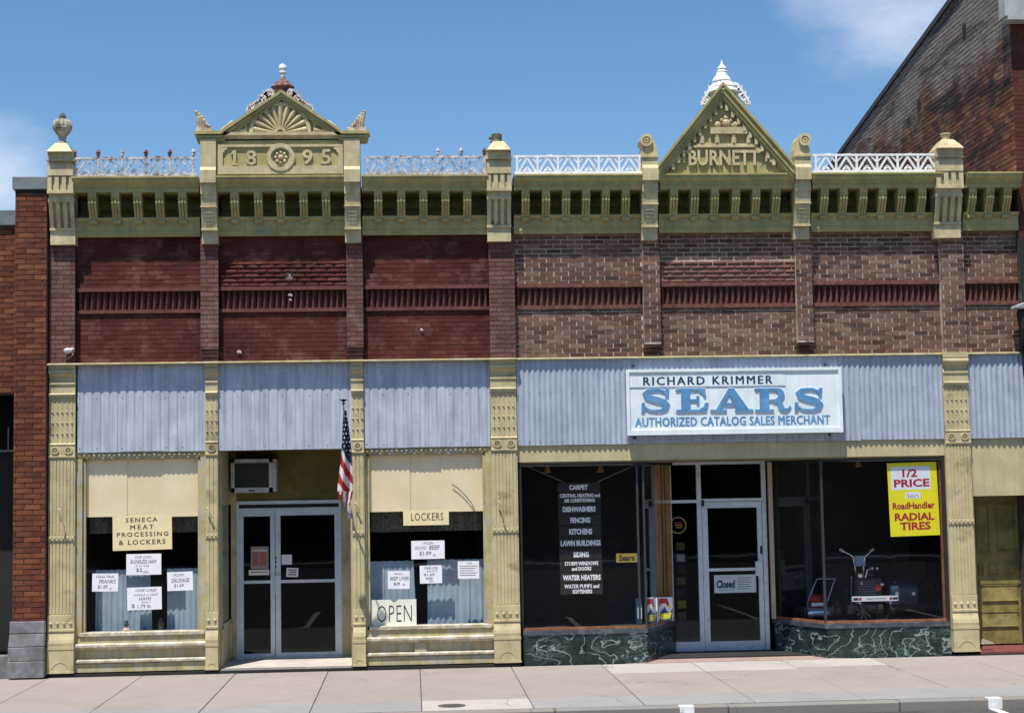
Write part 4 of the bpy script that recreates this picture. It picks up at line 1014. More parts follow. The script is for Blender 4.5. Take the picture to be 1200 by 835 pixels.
# valances and curtains
def drape(x0, x1, z0, z1, y, folds, amp, m_, name, label, cat, group, flare=.0):
    n = folds*8; vs = []; ns = 8
    rnd = [random.uniform(.5, 1.4) for _ in range(folds+2)]
    for k in range(ns+1):
        t = k/ns; z = z1+(z0-z1)*t
        for i in range(n+1):
            u = i/n; f = u*folds; a = rnd[int(f)]*(1-(f % 1))+rnd[min(int(f)+1, folds)]*(f % 1)
            vs.append((x0+(x1-x0)*u+flare*t*(u-.5)+.01*math.sin(f*3+t*2), y+amp*a*math.sin(2*PI*f)*(.5+.5*t), z+.004*math.sin(f*5)*(1 if k in (0, ns) else 0)))
    b = B().add(vs, [(k*(n+1)+i, k*(n+1)+i+1, (k+1)*(n+1)+i+1, (k+1)*(n+1)+i) for k in range(ns) for i in range(n)])
    o = b.build(name, m_, smooth=True, fix=False)
    return props(o, label, cat, group)
for (p0, p1, y0, lab) in ((112, 177, 667, 'pale blue-grey curtain behind the ham signs, left of the dark gap'), (196, 236, 665.5, 'pale blue-grey curtain behind the sausage sign, right of the dark gap'),
                          (430, 486, 657, 'pale blue-grey curtain hanging above the open sign'), (501, 572, 655, 'wide pale blue-grey curtain right of the open sign')):
    yy = .46; cxp = (p0+p1)/2
    drape(ax(p0, 700, yy), ax(p1, 700, yy), .56, az(cxp, y0, yy), yy, max(5, int((p1-p0)/6.5)), .010, CURT, 'curtain', lab, 'curtain', 'curtains in the left shop windows', .03)
for (g0, g1), lab, yc in ((W1, 'dim plaid valance showing beside the meat locker card', 604), (W2, 'dim plaid valance showing behind the lockers card', 602)):
    drape(g0+.02, g1-.02, az(170 if yc == 604 else 500, yc+20, .32), az(170, 598, .32), .32, 26, .007, LACE, 'valance', lab, 'valance', None)
# things on the shelf
def shelf_thing(px, py0, py1, kind, label, cat):
    Y = .27; x, z1 = at(px, py0, Y); z0 = .562
    t = thing(kind, label, cat, (x, Y, z0)); h = z1-z0
    return t, x, Y, z0, h
t, x, Y, z0, h = shelf_thing(148, 725, 740, 'figurine', 'small pale figurine with dark cap on the shelf below the ham sign', 'figurine')
B().ball((x, Y, z0+.05), .062, 12, 8, (1.05, .7, .85)).build('body', mat('cream_china', (.62, .42, .34), .4, .2, 30), t, smooth=True)
B().ball((x, Y, z0+h*.66), .036, 10, 6).ball((x, Y, z0+h*.84), .028, 8, 5, (1.1, 1, .8)).build('head', flat('dark_cap', (.04, .06, .06)), t, smooth=True)
t, x, Y, z0, h = shelf_thing(169.5, 734, 740, 'ornament', 'tiny dark ornament in the middle of the curtained window shelf', 'ornament')
B().lathe((x, Y, z0), [(.03, 0), (.034, .02), (.022, .05), (.012, .075), (.003, .085)], 10).build('base', flat('dark_glass', (.02, .03, .05), .3), t)
B().ball((x, Y, z0+.09), .014, 8, 5).build('knob', flat('dark_glass_knob', (.02, .03, .05), .3), t)
t, x, Y, z0, h = shelf_thing(188.5, 721, 740, 'potted_cactus', 'dark rounded cactus in a low pale dish behind the glass', 'plant')
B().lathe((x, Y, z0), [(.075, 0), (.09, .03), (.082, .032), (.07, .028)], 14).build('dish', flat('pale_dish', (.28, .26, .22)), t)
B().lathe((x, Y, z0+.028), [(.03, 0), (.042, .05), (.044, .11), (.036, .16), (.018, .19), (.003, .197)], 14, rib=.14).build('stem', mat('cactus_green', (.05, .06, .045), .9, .3, 30), t)

# ------------------------------------------------------------------ cards and notices taped in the left windows
def card(corner, Y, m_, lines, label, cat, ink=INK, group=None, t=.003, notch=False, name='sign_card', frame=None):
    """corner: survey pixels (left, top, right, bottom), optional tilt; lines: (text, l, r, top, bottom, kwargs) as fractions of the card"""
    l, tp, rr, bt = corner[:4]; tilt = corner[4] if len(corner) > 4 else 0
    cx, cy = (l+rr)/2, (tp+bt)/2
    x0 = ax(l, cy, Y); x1 = ax(rr, cy, Y); z1 = az(cx, tp, Y); z0 = az(cx, bt, Y)
    T = thing(name, label, cat, ((x0+x1)/2, Y, z0), group)
    cr_, sr_ = math.cos(tilt), math.sin(tilt); mx_, mz_ = (x0+x1)/2, (z0+z1)/2
    R_ = lambda x, z: (mx_+(x-mx_)*cr_-(z-mz_)*sr_, mz_+(x-mx_)*sr_+(z-mz_)*cr_)
    pts = [(x0, z0), (x1, z0), (x1, z1), (x0, z1)]
    if notch: pts = [(x0, z0), (x1, z0), (x1, z1), (x0+(x1-x0)*.60, z1), (x0+(x1-x0)*.51, z1-.05), (x0+(x1-x0)*.42, z1), (x0, z1)]
    B().prism([R_(*p) for p in pts], Y, Y+t).build('card', m_, T)
    for ln in lines:
        s, fl, fr_, ft, fb = ln[:5]; k = dict(ln[5]) if len(ln) > 5 else {}
        mm = k.pop('m', ink); X0 = x0+(x1-x0)*fl; X1 = x0+(x1-x0)*fr_; Z1 = z1-(z1-z0)*ft; Z0 = z1-(z1-z0)*fb
        if s == '#': g = B().prism([R_(X0, Z0), R_(X1, Z0), R_(X1, Z1), R_(X0, Z1)], Y-k.get('d', .0008), Y+.0005)
        else:
            g = text_geo(s, X0, X1, Z0, Z1, Y-k.pop('d', .0006), .0008, **k)
            g.v = [(R_(v[0], v[2])[0], v[1], R_(v[0], v[2])[1]) for v in g.v]
        g.build('lettering' if s != '#' else 'printed_band', mm, T, fix=False)
    return T
CY_ = GY-.004
ink2 = INKG
hs = dict(shear=.25, bold=-.004)
card((132, 603.5, 201.5, 644, .012), CY_, PAPERY, [('SENECA', .22, .76, .06, .19, dict(bold=.02, space=1.35)), ('MEAT', .30, .69, .27, .40, dict(bold=.03, space=1.5)), ('PROCESSING', .07, .94, .48, .61, dict(bold=.02, space=1.3)), ('& LOCKERS', .10, .89, .70, .84, dict(bold=.02, space=1.3))],
     'large cream card with four lines of stencilled lettering about meat processing and lockers', 'sign', INKR)
card((148, 648.5, 189, 673), CY_, PAPER, [('OUR OWN', .25, .72, .09, .22, hs), ('BONELESS HAM', .12, .86, .28, .46, dict(bold=.01, shear=.2)), ('3 to 4 lb.', .27, .66, .52, .62, hs), ('$2', .28, .46, .68, .88, dict(bold=.012)), ('.49 lb', .47, .62, .80, .92, hs)],
     'white hand-lettered boneless ham card directly under the cream card', 'sign', ink2, 'hand-lettered price cards in the left shop windows')
card((108, 671.5, 138.5, 692.5, -.01), CY_, PAPER, [('Home Made', .15, .84, .10, .24, hs), ('FRANKS', .26, .92, .34, .56, dict(bold=.012, shear=.2)), ('$1.89', .22, .60, .64, .86, dict(bold=.014)), ('lb', .66, .76, .78, .92, hs)],
     'white hand-lettered franks price card, leftmost in its window', 'sign', ink2, 'hand-lettered price cards in the left shop windows')
card((196, 669.5, 226, 691.5, .02), CY_, PAPER, [('PORK', .26, .68, .10, .25, hs), ('SAUSAGE', .16, .88, .34, .56, dict(bold=.012, shear=.25)), ('$1.69', .26, .64, .64, .84, dict(bold=.014))],
     'white hand-lettered pork sausage price card on the right curtain', 'sign', ink2, 'hand-lettered price cards in the left shop windows')
card((149, 687.5, 189.5, 714, .015), CY_, PAPER, [('HOME CURED', .24, .86, .08, .20, hs), ('WHOLE or HALF', .20, .90, .29, .39, hs), ('HAMS', .34, .70, .44, .58, dict(bold=.014, shear=.2)), ('Bone in', .42, .68, .62, .70, hs), ('$', .12, .22, .72, .92, dict(bold=.01)), ('1.79 lb', .30, .68, .76, .92, dict(bold=.01))],
     'white hand-lettered home cured hams card, lowest of its window', 'sign', ink2, 'hand-lettered price cards in the left shop windows')
card((472.5, 597, 526, 615), CY_, PAPERY, [('LOCKERS', .17, .88, .20, .70, dict(bold=.004, space=1.15))], 'small cream lockers card centred under the shades', 'sign', INKR)
card((482, 633, 521, 654.5), CY_, PAPER, [('FROZEN', .36, .66, .08, .20, hs), ('GROUND', .10, .46, .30, .48, hs), ('BEEF', .53, .86, .26, .50, dict(bold=.014, shear=.2)), ('$1.89', .24, .60, .58, .82, dict(bold=.014)), ('lb', .64, .74, .72, .86, hs)],
     'white hand-lettered ground beef card on the dark glass', 'sign', ink2, 'hand-lettered price cards in the left shop windows')
card((454.5, 668.5, 480, 689.5, -.01), CY_, PAPER, [('FRESH', .30, .66, .12, .22, hs), ('BEEF LIVER', .10, .96, .32, .52, dict(bold=.012, shear=.2)), ('69', .26, .56, .62, .80, dict(bold=.016)), ('lb', .66, .80, .70, .82, hs)],
     'white hand-lettered beef liver card above the open sign', 'sign', ink2, 'hand-lettered price cards in the left shop windows')
card((492, 662, 518, 683, .01), CY_, PAPER, [('PORK LOIN', .22, .82, .08, .22, dict(bold=.012)), ('ROASTS', .32, .80, .28, .38, hs), ('$1.69', .18, .66, .44, .60, dict(bold=.014)), ('BEEF', .26, .58, .66, .78, dict(bold=.01)), ('lb', .40, .62, .82, .92, hs)],
     'white hand-lettered pork loin card across the curtain gap', 'sign', ink2, 'hand-lettered price cards in the left shop windows')
card((536.5, 657, 561.5, 677.5), CY_, PAPER, [('SALE', .42, .66, .07, .16, hs)]+[('x-mn.wi xm nwm', .08, .94-.08*(i % 2), .24+.12*i, .30+.12*i, hs) for i in range(0)]+[('#', .08, .92-.09*(i % 3), .26+.13*i, .30+.13*i) for i in range(5)],
     'white notice filled with small close lines, rightmost in its window', 'notice', ink2, 'hand-lettered price cards in the left shop windows')
card((435, 702, 488, 735), CY_, PAPERO, [('OPEN', .13, .90, .20, .80, dict(bold=-.012, space=1.1))], 'large ivory open sign in the lower left corner of its window', 'sign', INK, None, notch=True)
b = B(); pts = [(*at(px, py, GY-.01), ) for px, py in ((529.5, 567), (538, 573), (546, 581), (553, 590), (556, 598), (560, 603))]
props(B().tube([(x, GY-.012, z) for x, z in pts], .006, 5).build('shade_cord', DARKM), 'dark loose cord curving over the right cream shade', 'cord')

# ------------------------------------------------------------------ left shop: recessed twin doors
DY = 1.45
xb0, xb1 = -2.785, -.85
b = B().box(xb0, xb1, .2, DY+.1, 3.205, 3.24); b.build('entry_ceiling', WALLG, LB)
zd = lambda py: az(340, py, DY)
dx = lambda px, py=680: ax(px, py, DY)
B().box(xb0, xb1, DY, DY+.1, zd(585.5), 3.205).build('transom_board', WALLG, LB)
for s, xs in ((0, xb0), (1, xb1)):
    sg = -1 if s == 0 else 1; x0, x1 = (xs-.012, xs+.03) if s == 0 else (xs-.03, xs+.012)
    B().box(x0, x1, .19, DY, .02, .60).build('entry_side_panel', FRAMEP, LB)
    B().box(x0, x1, .19, DY, 2.40, 3.205).build('entry_side_board', FRAMEP, LB)
    B().box(x0-.008, x1+.008, .6, DY, .60, .66).build('side_sill', SILL, LB)
    B().box((x0+x1)/2-.003, (x0+x1)/2+.003, .23, DY-.1, .66, 2.40).build('side_window_pane', GLASS, LB)
    B().box(x0, x1, .16, .23, .60, 2.40).build('corner_post', FRAMEP, LB)
xq0, xq1 = dx(277.6), dx(400.5)
B().box(xb0+.03, xq0-.003, DY-.04, DY+.08, .02, 3.2).build('door_post', TRIM, LB); B().box(xq1+.003, xb1-.02, DY-.04, DY+.08, .02, 3.2).build('door_post', TRIM, LB)
B().box(xb0+.03, xq0-.05, DY-.30, DY-.04, .10, .62).build('door_post_block', FRAMEP, LB)
f = B(); f.box(xq0, xq1, DY-.03, DY+.05, zd(590), zd(586)); f.box(xq0, xq0+.035, DY-.03, DY+.05, .05, zd(590)); f.box(xq1-.035, xq1, DY-.03, DY+.05, .05, zd(590)); f.box(xq0+.035, xq1-.035, DY-.01, DY+.05, zd(596.5), zd(594.5))
f.build('door_frame', ALU, LB); B().box(xq0+.035, xq1-.035, DY+.0, DY+.04, zd(594.5), zd(590)).build('transom_bar', DARKM, LB)
def leaf(x0, x1, g0, g1, bld, Y, zt, gt, m0, m1, gb, zb, hinge_right, gm=GLASSD):
    b = B(); b.box(x0, x1, Y, Y+.045, gt, zt); b.box(x0, x1, Y, Y+.045, zb, gb); b.box(x0, g0, Y+.0005, Y+.0445, gb, gt); b.box(g1, x1, Y+.0005, Y+.0445, gb, gt); b.box(g0, g1, Y-.004, Y+.045, m0, m1)
    d = b.build('glass_door', ALU, bld, fix=False)
    part_of(d, bld, 'door_pane', B().box(g0, g1, Y+.02, Y+.026, gb, m0), gm); part_of(d, bld, 'door_pane', B().box(g0, g1, Y+.02, Y+.026, m1, gt), gm)
    return d
zb_ = .055
d1 = leaf(xq0+.037, dx(322.3), dx(285.5), dx(317), LB, DY, zd(596.7), zd(604), zd(682.5), zd(679), zd(764.5), zb_, False)
d2 = leaf(dx(323), xq1-.037, dx(329), dx(392.5), LB, DY, zd(596.7), zd(603.5), zd(682.5), zd(679), zd(764), zb_, True)
hb_ = B(); hb_.box(dx(322.8), dx(329.2), DY-.05, DY+.001, zd(694.5), zd(673)); part_of(d2, LB, 'door_handle', hb_, ALU)
lk = B()
for q in (653, 657.5, 663): lk.lathe((dx(323.5), DY-.012, zd(q)), [(.001, 0), (.014, 0), (.014, .012), (.001, .012)], 8, 'Y')
part_of(d2, LB, 'lock', lk, DARKM)
B().prof([(DY+.1, .058), (-.0+.02, .058), (.02, .062), (.02, -.02), (DY+.1, -.02)], xb0+.03, xb1-.03).build('threshold', CONC, LB)
B().box(xb0-.14, xb1+.14, -.022, .02, -.03, .03).build('step_edge', DARKM, LB)
B().box(xq0, xq1, DY-.10, DY-.032, .058, .075).build('door_saddle', ALU, LB)
# notices on the doors
card((294, 640, 314.5, 666), DY+.012, mat('faded_notice', (.35, .27, .26), .8, .05, 9, bump=0), [('#', .06, .95, .16, .20, dict(m=PAPER))]+[('#', .10, .42, .26+.075*i, .31+.075*i, dict(m=flat('notice_red', (.42, .07, .03)) if i == 0 else bpy.data.materials['notice_red'])) for i in range(8)]+[('#', .50, .90, .26+.075*i, .31+.075*i, dict(m=bpy.data.materials['notice_red'])) for i in range(8)],
     'faded red-printed notice on the narrow glass door leaf', 'notice')
card((291.5, 667, 315.5, 673.5), DY+.012, PAPERO, [('#', .08, .90, .35, .5, dict(m=INKG))], 'narrow white strip label below the red notice', 'label')
card((330, 649.5, 342, 661), DY+.010, PAPER, [], 'small blank white square taped on the wide glass door leaf', 'label')
card((335.5, 665, 349.5, 675.5, -.05), DY+.009, PAPER, [('#', .14, .86, .18, .28), ('#', .2, .86, .42, .52), ('#', .14, .84, .68, .8, dict(m=INK))], 'small tilted white printed card just above the door bar', 'label')
# air conditioner
YA = 1.05
X0, Z1 = at(270.5, 538, YA); X1, Z0 = at(319.5, 576.5, YA)
T = thing('air_conditioner', 'boxy white window air conditioner over the twin glass doors', 'air conditioner', ((X0+X1)/2, YA, Z0))
b = B(); b.box(X0, X1, YA, YA+.02, Z1-.055, Z1); b.box(X0, X1, YA, YA+.02, Z0, Z0+.075); b.box(X0, X0+.055, YA, YA+.0195, Z0, Z1); b.box(X1-.055, X1, YA, YA+.0195, Z0, Z1)
b.build('front_frame', mat('grey_white_casing', (.55, .56, .56), .5, .06, 6, c2=(.4, .4, .38), a2=.3, s2=5), T)
b = B(); b.box(X0+.004, X1-.004, YA+.02, YA+.46, Z1-.02, Z1-.002); b.box(X0+.004, X1-.004, YA+.02, YA+.46, Z0+.002, Z0+.02); b.box(X0+.004, X0+.02, YA+.02, YA+.46, Z0+.02, Z1-.02); b.box(X1-.02, X1+.055, YA+.025, YA+.46, Z0+.01, Z1-.005)
b.build('casing', bpy.data.materials['grey_white_casing'], T)
for k in range(13):
    zz = Z0+.085+(Z1-Z0-.15)*k/12
    B().prof([(YA+.008, zz), (YA+.03, zz+.014), (YA+.032, zz+.010), (YA+.010, zz-.004)], X0+.055, X1-.055).build('louvre_slat', flat('louvre_grey', (.13, .14, .13)) if k == 0 else bpy.data.materials['louvre_grey'], T)
B().box(X0+.05, X1-.05, YA+.05, YA+.06, Z0+.07, Z1-.05).build('coil_panel', DARKM, T)
B().box((X0+X1)/2-.05, (X0+X1)/2+.05, YA-.002, YA+.001, Z0+.022, Z0+.045).build('name_badge', INK, T)

# ------------------------------------------------------------------ flag on its staff beside the doors
FP0 = at(410, 599, -.06); FP1 = at(402.5, 474, -.95)
T = thing('flag', 'small striped flag with star field hanging furled from a slanting staff by the doors', 'flag', (FP0[0], -.06, FP0[1]))
P0 = Vector((FP0[0], -.06, FP0[1])); P1 = Vector((FP1[0], -.95, FP1[1])); dP = P1-P0
B().tube([P0-dP*.03, P1], [.014, .010], 7).build('staff', mat('grey_staff', (.3, .3, .3), .5, .1, 10), T)
b = B().box(P0.x-.03, P0.x+.03, -.07, -.0, P0.z-.10, P0.z+.02); b.tube([P0-dP*.05, P0+dP*.07], .024, 8); b.build('staff_bracket', STEEL, T)
b = B(); b.ball(tuple(P1+Vector((0, 0, .02))), .022, 8, 5); 
b.prism([(P1.x, P1.z+.02), (P1.x+.02, P1.z+.05), (P1.x+.065, P1.z+.075), (P1.x+.03, P1.z+.055), (P1.x, P1.z+.04), (P1.x-.03, P1.z+.055), (P1.x-.065, P1.z+.075), (P1.x-.02, P1.z+.05)], P1.y-.008, P1.y+.008)
b.tube([P1+Vector((0, 0, .02)), P1+Vector((0, 0, .085))], .008, 5); b.build('eagle_topper', flat('dark_bronze', (.06, .05, .04), .4, .5), T)
FR, FW_, FB = flat('flag_red', (.45, .018, .02), .8), flat('flag_white', (.78, .76, .74), .8), flat('flag_blue', (.015, .03, .07), .8)
nu, nv = 60, 16; vs = []; L = 1.42
def fpt(u, v):
    """u down the hang (0..1), v across the gathered cloth (0..1)"""
    top = P0+dP*(.97-.0*v)
    w = .035+.17*min(1, u*1.25)**.9
    if u > .78: w *= 1-(u-.78)*2.2
    x = top.x+(v-.45)*w*1.15+.03*math.sin(u*5+.6)*u+.012
    y = top.y+.05+.45*u*.75+.05*math.sin(v*2*PI*1.6+u*2.2)*(.3+u)
    return Vector((x, y, top.z-.03-L*u))
cl = B()
for i in range(nu+1):
    for j in range(nv+1): vs.append(fpt(i/nu, j/nv))
fs = []; mi = []
for i in range(nu):
    for j in range(nv):
        u, v = (i+.5)/nu, (j+.5)/nv
        if u > .93-.10*math.sin(v*7): continue
        fs.append((i*(nv+1)+j, i*(nv+1)+j+1, (i+1)*(nv+1)+j+1, (i+1)*(nv+1)+j))
        q = u-.22*v*1.0
        if q < .36+.0*v and u < .52: k = 2
        elif u > .80: k = 1 if (v*3.2+u) % 1 < .62 and v > .12 else 0
        else: k = 1 if int((q+.02)*11) % 2 == 0 else 0
        mi.append(k)
cl.v = [tuple(p) for p in vs]; cl.f = fs; cl.mi = mi
cloth = cl.build('flag_cloth', [FR, FW_, FB], T, smooth=True, fix=False)
st = B(); random.seed(5)
for i in range(10):
    for v in ((.3, .75) if i % 2 else (.15, .52, .9)):
        u = .06+.042*i
        if u-.22*v > .33: continue
        p = fpt(u, v); r_ = .016
        st.prism([(p.x+r_*(1 if k % 2 == 0 else .42)*math.sin(k*PI/5), p.z+r_*(1 if k % 2 == 0 else .42)*math.cos(k*PI/5)) for k in range(10)], p.y-.008, p.y-.003)
o = bpy.data.objects.new('star', st.mesh('star', FW_, wloc(T))); col.objects.link(o); o.parent = cloth; o['kind'] = 'stuff'

# ------------------------------------------------------------------ right shop: fascia, splayed display windows, recessed door
RF0, RF1 = 1.58, 7.99
B().box(RF0, RF1, .075, .2, 2.955, 3.22).build('fascia_board', FASC, RB)
RY, RD = .13, 1.30                      # plane of the front glass, plane of the door group
LFx, LBx = ax(757, 700, .10), ax(791, 700, RD)      # left display: front corner, back corner
RBx, RFx = ax(906, 700, RD), ax(967, 700, .10)      # right display: back corner, front corner
B().plan([(RF0+.02, .09), (RF1-.01, .09), (RF1-.01, 1.6), (RF0+.02, 1.6)], 2.93, 2.954).build('soffit', mat('soffit_ochre', (.20, .14, .05), .7, .1, 4), RB)
zr = lambda py, Y=.1: az(680, py, Y)
zk0, zk1, zk2 = 0.0, zr(742.5), zr(737)
def bulkhead(pts, name='marble_bulkhead'):
    cuts = []
    B().plan(pts, -.02, zk1).build(name, MARBLE, RB)
# marble faces, slab by slab, with a joint between
def mslab(x0, y0, x1, y1, th=.03, n=1, off=.0):
    d = Vector((x1-x0, y1-y0)); L_ = d.length; u = d/L_; nn = Vector((-u.y, u.x))
    for k in range(n):
        a = Vector((x0, y0))+u*(L_*k/n+.003); c = Vector((x0, y0))+u*(L_*(k+1)/n-.003)
        B().plan([tuple(a), tuple(c), tuple(c+nn*th), tuple(a+nn*th)], -.02, zk1).build('marble_slab', MARBLE, RB)
mslab(RF0+.04, .085, LFx, .085, n=2); mslab(LFx+.004, .088, LBx, RD-.03, n=1); mslab(RBx, RD-.03, RFx-.004, .088, n=1); mslab(RFx, .085, RF1-.0, .085, n=2)
CAPB = mat('dull_blue_metal_cap', (.07, .085, .10), .45, .15, 9, c2=(.16, .17, .18), a2=.25, s2=8, metal=.3)
def ribbon(pts, w0, w1, z0, z1, name, m_):
    """sill or head following the display front: pts in plan, from w0 outside to w1 inside"""
    ns = []
    for i in range(len(pts)):
        d = Vector(pts[min(i+1, len(pts)-1)])-Vector(pts[max(i-1, 0)]); d.normalize(); ns.append(Vector((-d.y, d.x)))
    for i in range(len(pts)-1):
        a, c = Vector(pts[i]), Vector(pts[i+1])
        B().plan([tuple(a-ns[i]*w0), tuple(c-ns[i+1]*w0), tuple(c+ns[i+1]*w1), tuple(a+ns[i]*w1)], z0, z1).build(name, m_, RB)
lp = [(RF0+.04, .10), (LFx, .10), (LBx, RD-.02)]; rp_ = [(RBx, RD-.02), (RFx, .10), (RF1-.01, .10)]
for pp in (lp, rp_):
    ribbon(pp, .03, .10, zk1, zk2, 'window_sill', CAPB); ribbon(pp, .004, .06, zk2, zk2+.035, 'wood_rail', RAILW)
    ribbon(pp, .01, .05, 2.885, 2.93, 'window_head', DARKM)
ZG0, ZG1 = zk2+.036, 2.884
def pane(p, q, name='window_pane', m_=GLASS, z0=None, z1=None):
    a, c = Vector(p), Vector(q); u = (c-a).normalized(); n = Vector((-u.y, u.x))*.006
    B().plan([tuple(a), tuple(c), tuple(c+n), tuple(a+n)], z0 or ZG0, z1 or ZG1).build(name, m_, RB)
xm1 = ax(748, 640, RY)
pane((RF0+.07, RY), (xm1-.01, RY)); pane((xm1+.015, RY), (LFx-.01, RY)); pane((LFx+.02, RY+.02), (LBx-.02, RD-.04)); pane((RBx+.02, RD-.04), (RFx-.02, RY+.02)); pane((RFx+.01, RY), (RF1-.06, RY))
for x, y in ((xm1, RY), (LFx, RY-.01), (RFx-.0, RY-.01)): B().box(x-.016, x+.016, y-.02, y+.03, zk2, 2.93).build('mullion', ALUD, RB)
B().box(RF0, RF0+.055, .08, .18, zk2, 2.95).build('edge_frame', DARKM, RB); B().box(RF1-.05, RF1, .08, .14, zk2, 2.95).build('edge_frame', DARKM, RB); B().box(RF1-.075, RF1-.045, .14, .19, zk2, 2.90).build('wood_stile', RAILW, RB)
# display floors and dark backs
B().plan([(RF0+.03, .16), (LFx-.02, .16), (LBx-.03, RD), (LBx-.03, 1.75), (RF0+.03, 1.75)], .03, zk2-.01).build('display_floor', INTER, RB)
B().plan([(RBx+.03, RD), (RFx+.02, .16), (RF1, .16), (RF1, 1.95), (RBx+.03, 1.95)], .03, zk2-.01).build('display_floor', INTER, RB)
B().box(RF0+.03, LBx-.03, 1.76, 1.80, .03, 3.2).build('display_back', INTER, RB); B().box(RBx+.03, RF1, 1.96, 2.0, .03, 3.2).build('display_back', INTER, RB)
# varnished posts by the entry
for q0, q1, yy in ((768.5, 775.5, 1.12), (776.5, 779.5, 1.2), (780.5, 786.5, 1.24)):
    B().box(ax(q0, 620, yy), ax(q1, 620, yy), yy, yy+.03, zk2, az(775, 542, yy)).build('varnished_board', WOODO, RB)
B().box(ax(902.5, 640, 1.2), ax(907, 640, 1.2), 1.19, 1.26, zk2, az(905, 541, 1.2)).build('entry_post', mat('cream_post', (.5, .4, .25), .6, .1, 6), RB)
# entry floor and door group
B().plan([(LFx-.35, .0), (RFx+.35, .0), (RFx-.02, .12), (RBx, RD+.3), (LBx, RD+.3), (LFx+.02, .12)], -.02, -.001).build('entry_floor', TERR, RB)
ex = lambda px, py=660: ax(px, py, RD)
ez = lambda py, px=860: az(px, py, RD)
f = B()
x0_, x1_ = ex(786.5), ex(899.5)
xm_ = ex(820.8)
f.box(x0_, x1_, RD-.02, RD+.06, ez(543.5), ez(540.5)); f.box(x0_, ex(788.5), RD-.02, RD+.06, .0, ez(543.5)); f.box(ex(894.5), x1_, RD-.02, RD+.06, .0, ez(543.5)); f.box(ex(818.2), ex(823.4), RD-.02, RD+.06, .0, ez(543.5))
f.box(ex(788.5), ex(818.2), RD-.0195, RD+.0595, az(803, 589, RD), az(803, 585.5, RD)); f.box(ex(823.4), ex(894.5), RD-.0195, RD+.0595, ez(587), ez(583.5)); f.box(ex(788.5), ex(818.2), RD-.0195, RD+.0595, .0, az(803, 751.5, RD))
f.build('door_frame', ALU, RB)
for p, q, z0, z1 in ((788.5, 818.2, az(803, 751.5, RD), az(803, 589, RD)), (788.5, 818.2, az(803, 585.5, RD), ez(543.5)), (823.4, 894.5, ez(583.5), ez(543.5))):
    B().box(ex(p), ex(q), RD+.02, RD+.026, z0, z1).build('side_light' if p < 800 else 'transom_pane', GLASSD, RB)
d3 = leaf(ex(824), ex(894), ex(830.5), ex(888.5), RB, RD-.006, ez(587.6), ez(594.5), ez(668.5), ez(665), ez(750.5), .012, True)
part_of(d3, RB, 'door_handle', B().box(ex(884.5), ex(892), RD-.06, RD-.007, ez(674.5), ez(657.5)), ALU)
part_of(d3, RB, 'lock', B().box(ex(891.2), ex(893.5), RD-.014, RD-.007, ez(649), ez(640)), DARKM)
part_of(d3, RB, 'door_closer', B().box(ex(823.5), ex(826.5), RD-.05, RD-.007, ez(592), ez(585)), DARKM)
card((837, 673, 886, 694), RD-.004, mat('pale_teal_card', (.55, .63, .63), .7, .03, 5, bump=0), [('Closed', .05, .50, .28, .74, dict(bold=.05, shear=.12, m=NAVY)), ('SORRY WE ARE', .14, .38, .10, .17, dict(m=CRIM)), ('PLEASE CALL AGAIN', .12, .46, .80, .87, dict(m=INKG))]
     +[('#', .56, .90-.05*(i % 2), .16+.12*i, .195+.12*i, dict(m=INKG)) for i in range(6)], 'closed sign with blue script hanging inside the single glass door', 'sign')

# ------------------------------------------------------------------ store sign on the steel band
SY = -.10
S0 = at(734.5, 508, SY); S1 = at(984.5, 431, SY); sx0, sx1 = ax(735, 470, SY), ax(985.5, 470, SY); sz1, sz0 = az(860, 432, SY), az(860, 507.5, SY)
T = thing('store_sign', 'long white store sign with big blue raised letters on the ribbed steel band', 'sign', ((sx0+sx1)/2, SY, sz0))
b = B(); b.box(sx0, sx1, SY, .03, sz0, sz1); b.build('sign_box', SIGNF, T, bevel=.01)
b = B(); fw = .035
b.box(sx0-.012, sx1+.012, SY-.035, SY-.001, sz1-fw, sz1+.008); b.box(sx0-.012, sx1+.012, SY-.035, SY-.001, sz0-.008, sz0+fw+.03); b.box(sx0-.0125, sx0+fw, SY-.0345, SY-.001, sz0+fw+.03, sz1-fw); b.box(sx1-fw, sx1+.0125, SY-.0345, SY-.001, sz0+fw+.03, sz1-fw)
b.build('sign_frame', SIGNW, T)
FYs = SY-.012
B().box(sx0+fw, sx1-fw, FYs, SY-.001, sz0+fw+.03, sz1-fw).build('sign_face', SIGNW, T)
gr_ = B(); gm = flat('sign_seam', (.55, .62, .64))
for k in range(1, 16):
    x = sx0+fw+(sx1-sx0-2*fw)*k/16; gr_.box(x-.0025, x+.0025, FYs-.0006, FYs, sz0+fw+.035, sz1-fw-.03)
gr_.build('seam', gm, T, kind='stuff')
nx0, nx1 = ax(737.5, 445, FYs), ax(920, 445, FYs); nz0, nz1 = az(828, 452.3, FYs), az(828, 439.2, FYs)
B().box(nx0, nx1, FYs-.008, FYs-.001, nz0, nz1).build('name_strip', SIGNW, T); B().box(nx0, nx1, FYs-.010, FYs-.001, nz0-.008, nz0-.0005).build('strip_edge', SIGNF, T); B().box(nx0, nx1, FYs-.010, FYs-.001, nz1+.001, nz1+.008).build('strip_edge', SIGNF, T)
letters('RICHARD KRIMMER', 754, 905, 440.6, 450.2, FYs-.0085, NAVY, T, t=.003, bold=.030, space=1.28)
letters('AUTHORIZED CATALOG SALES MERCHANT', 744.5, 972.5, 487.6, 498, FYs-.001, SBLUE, T, t=.004, bold=.034, space=1.06)
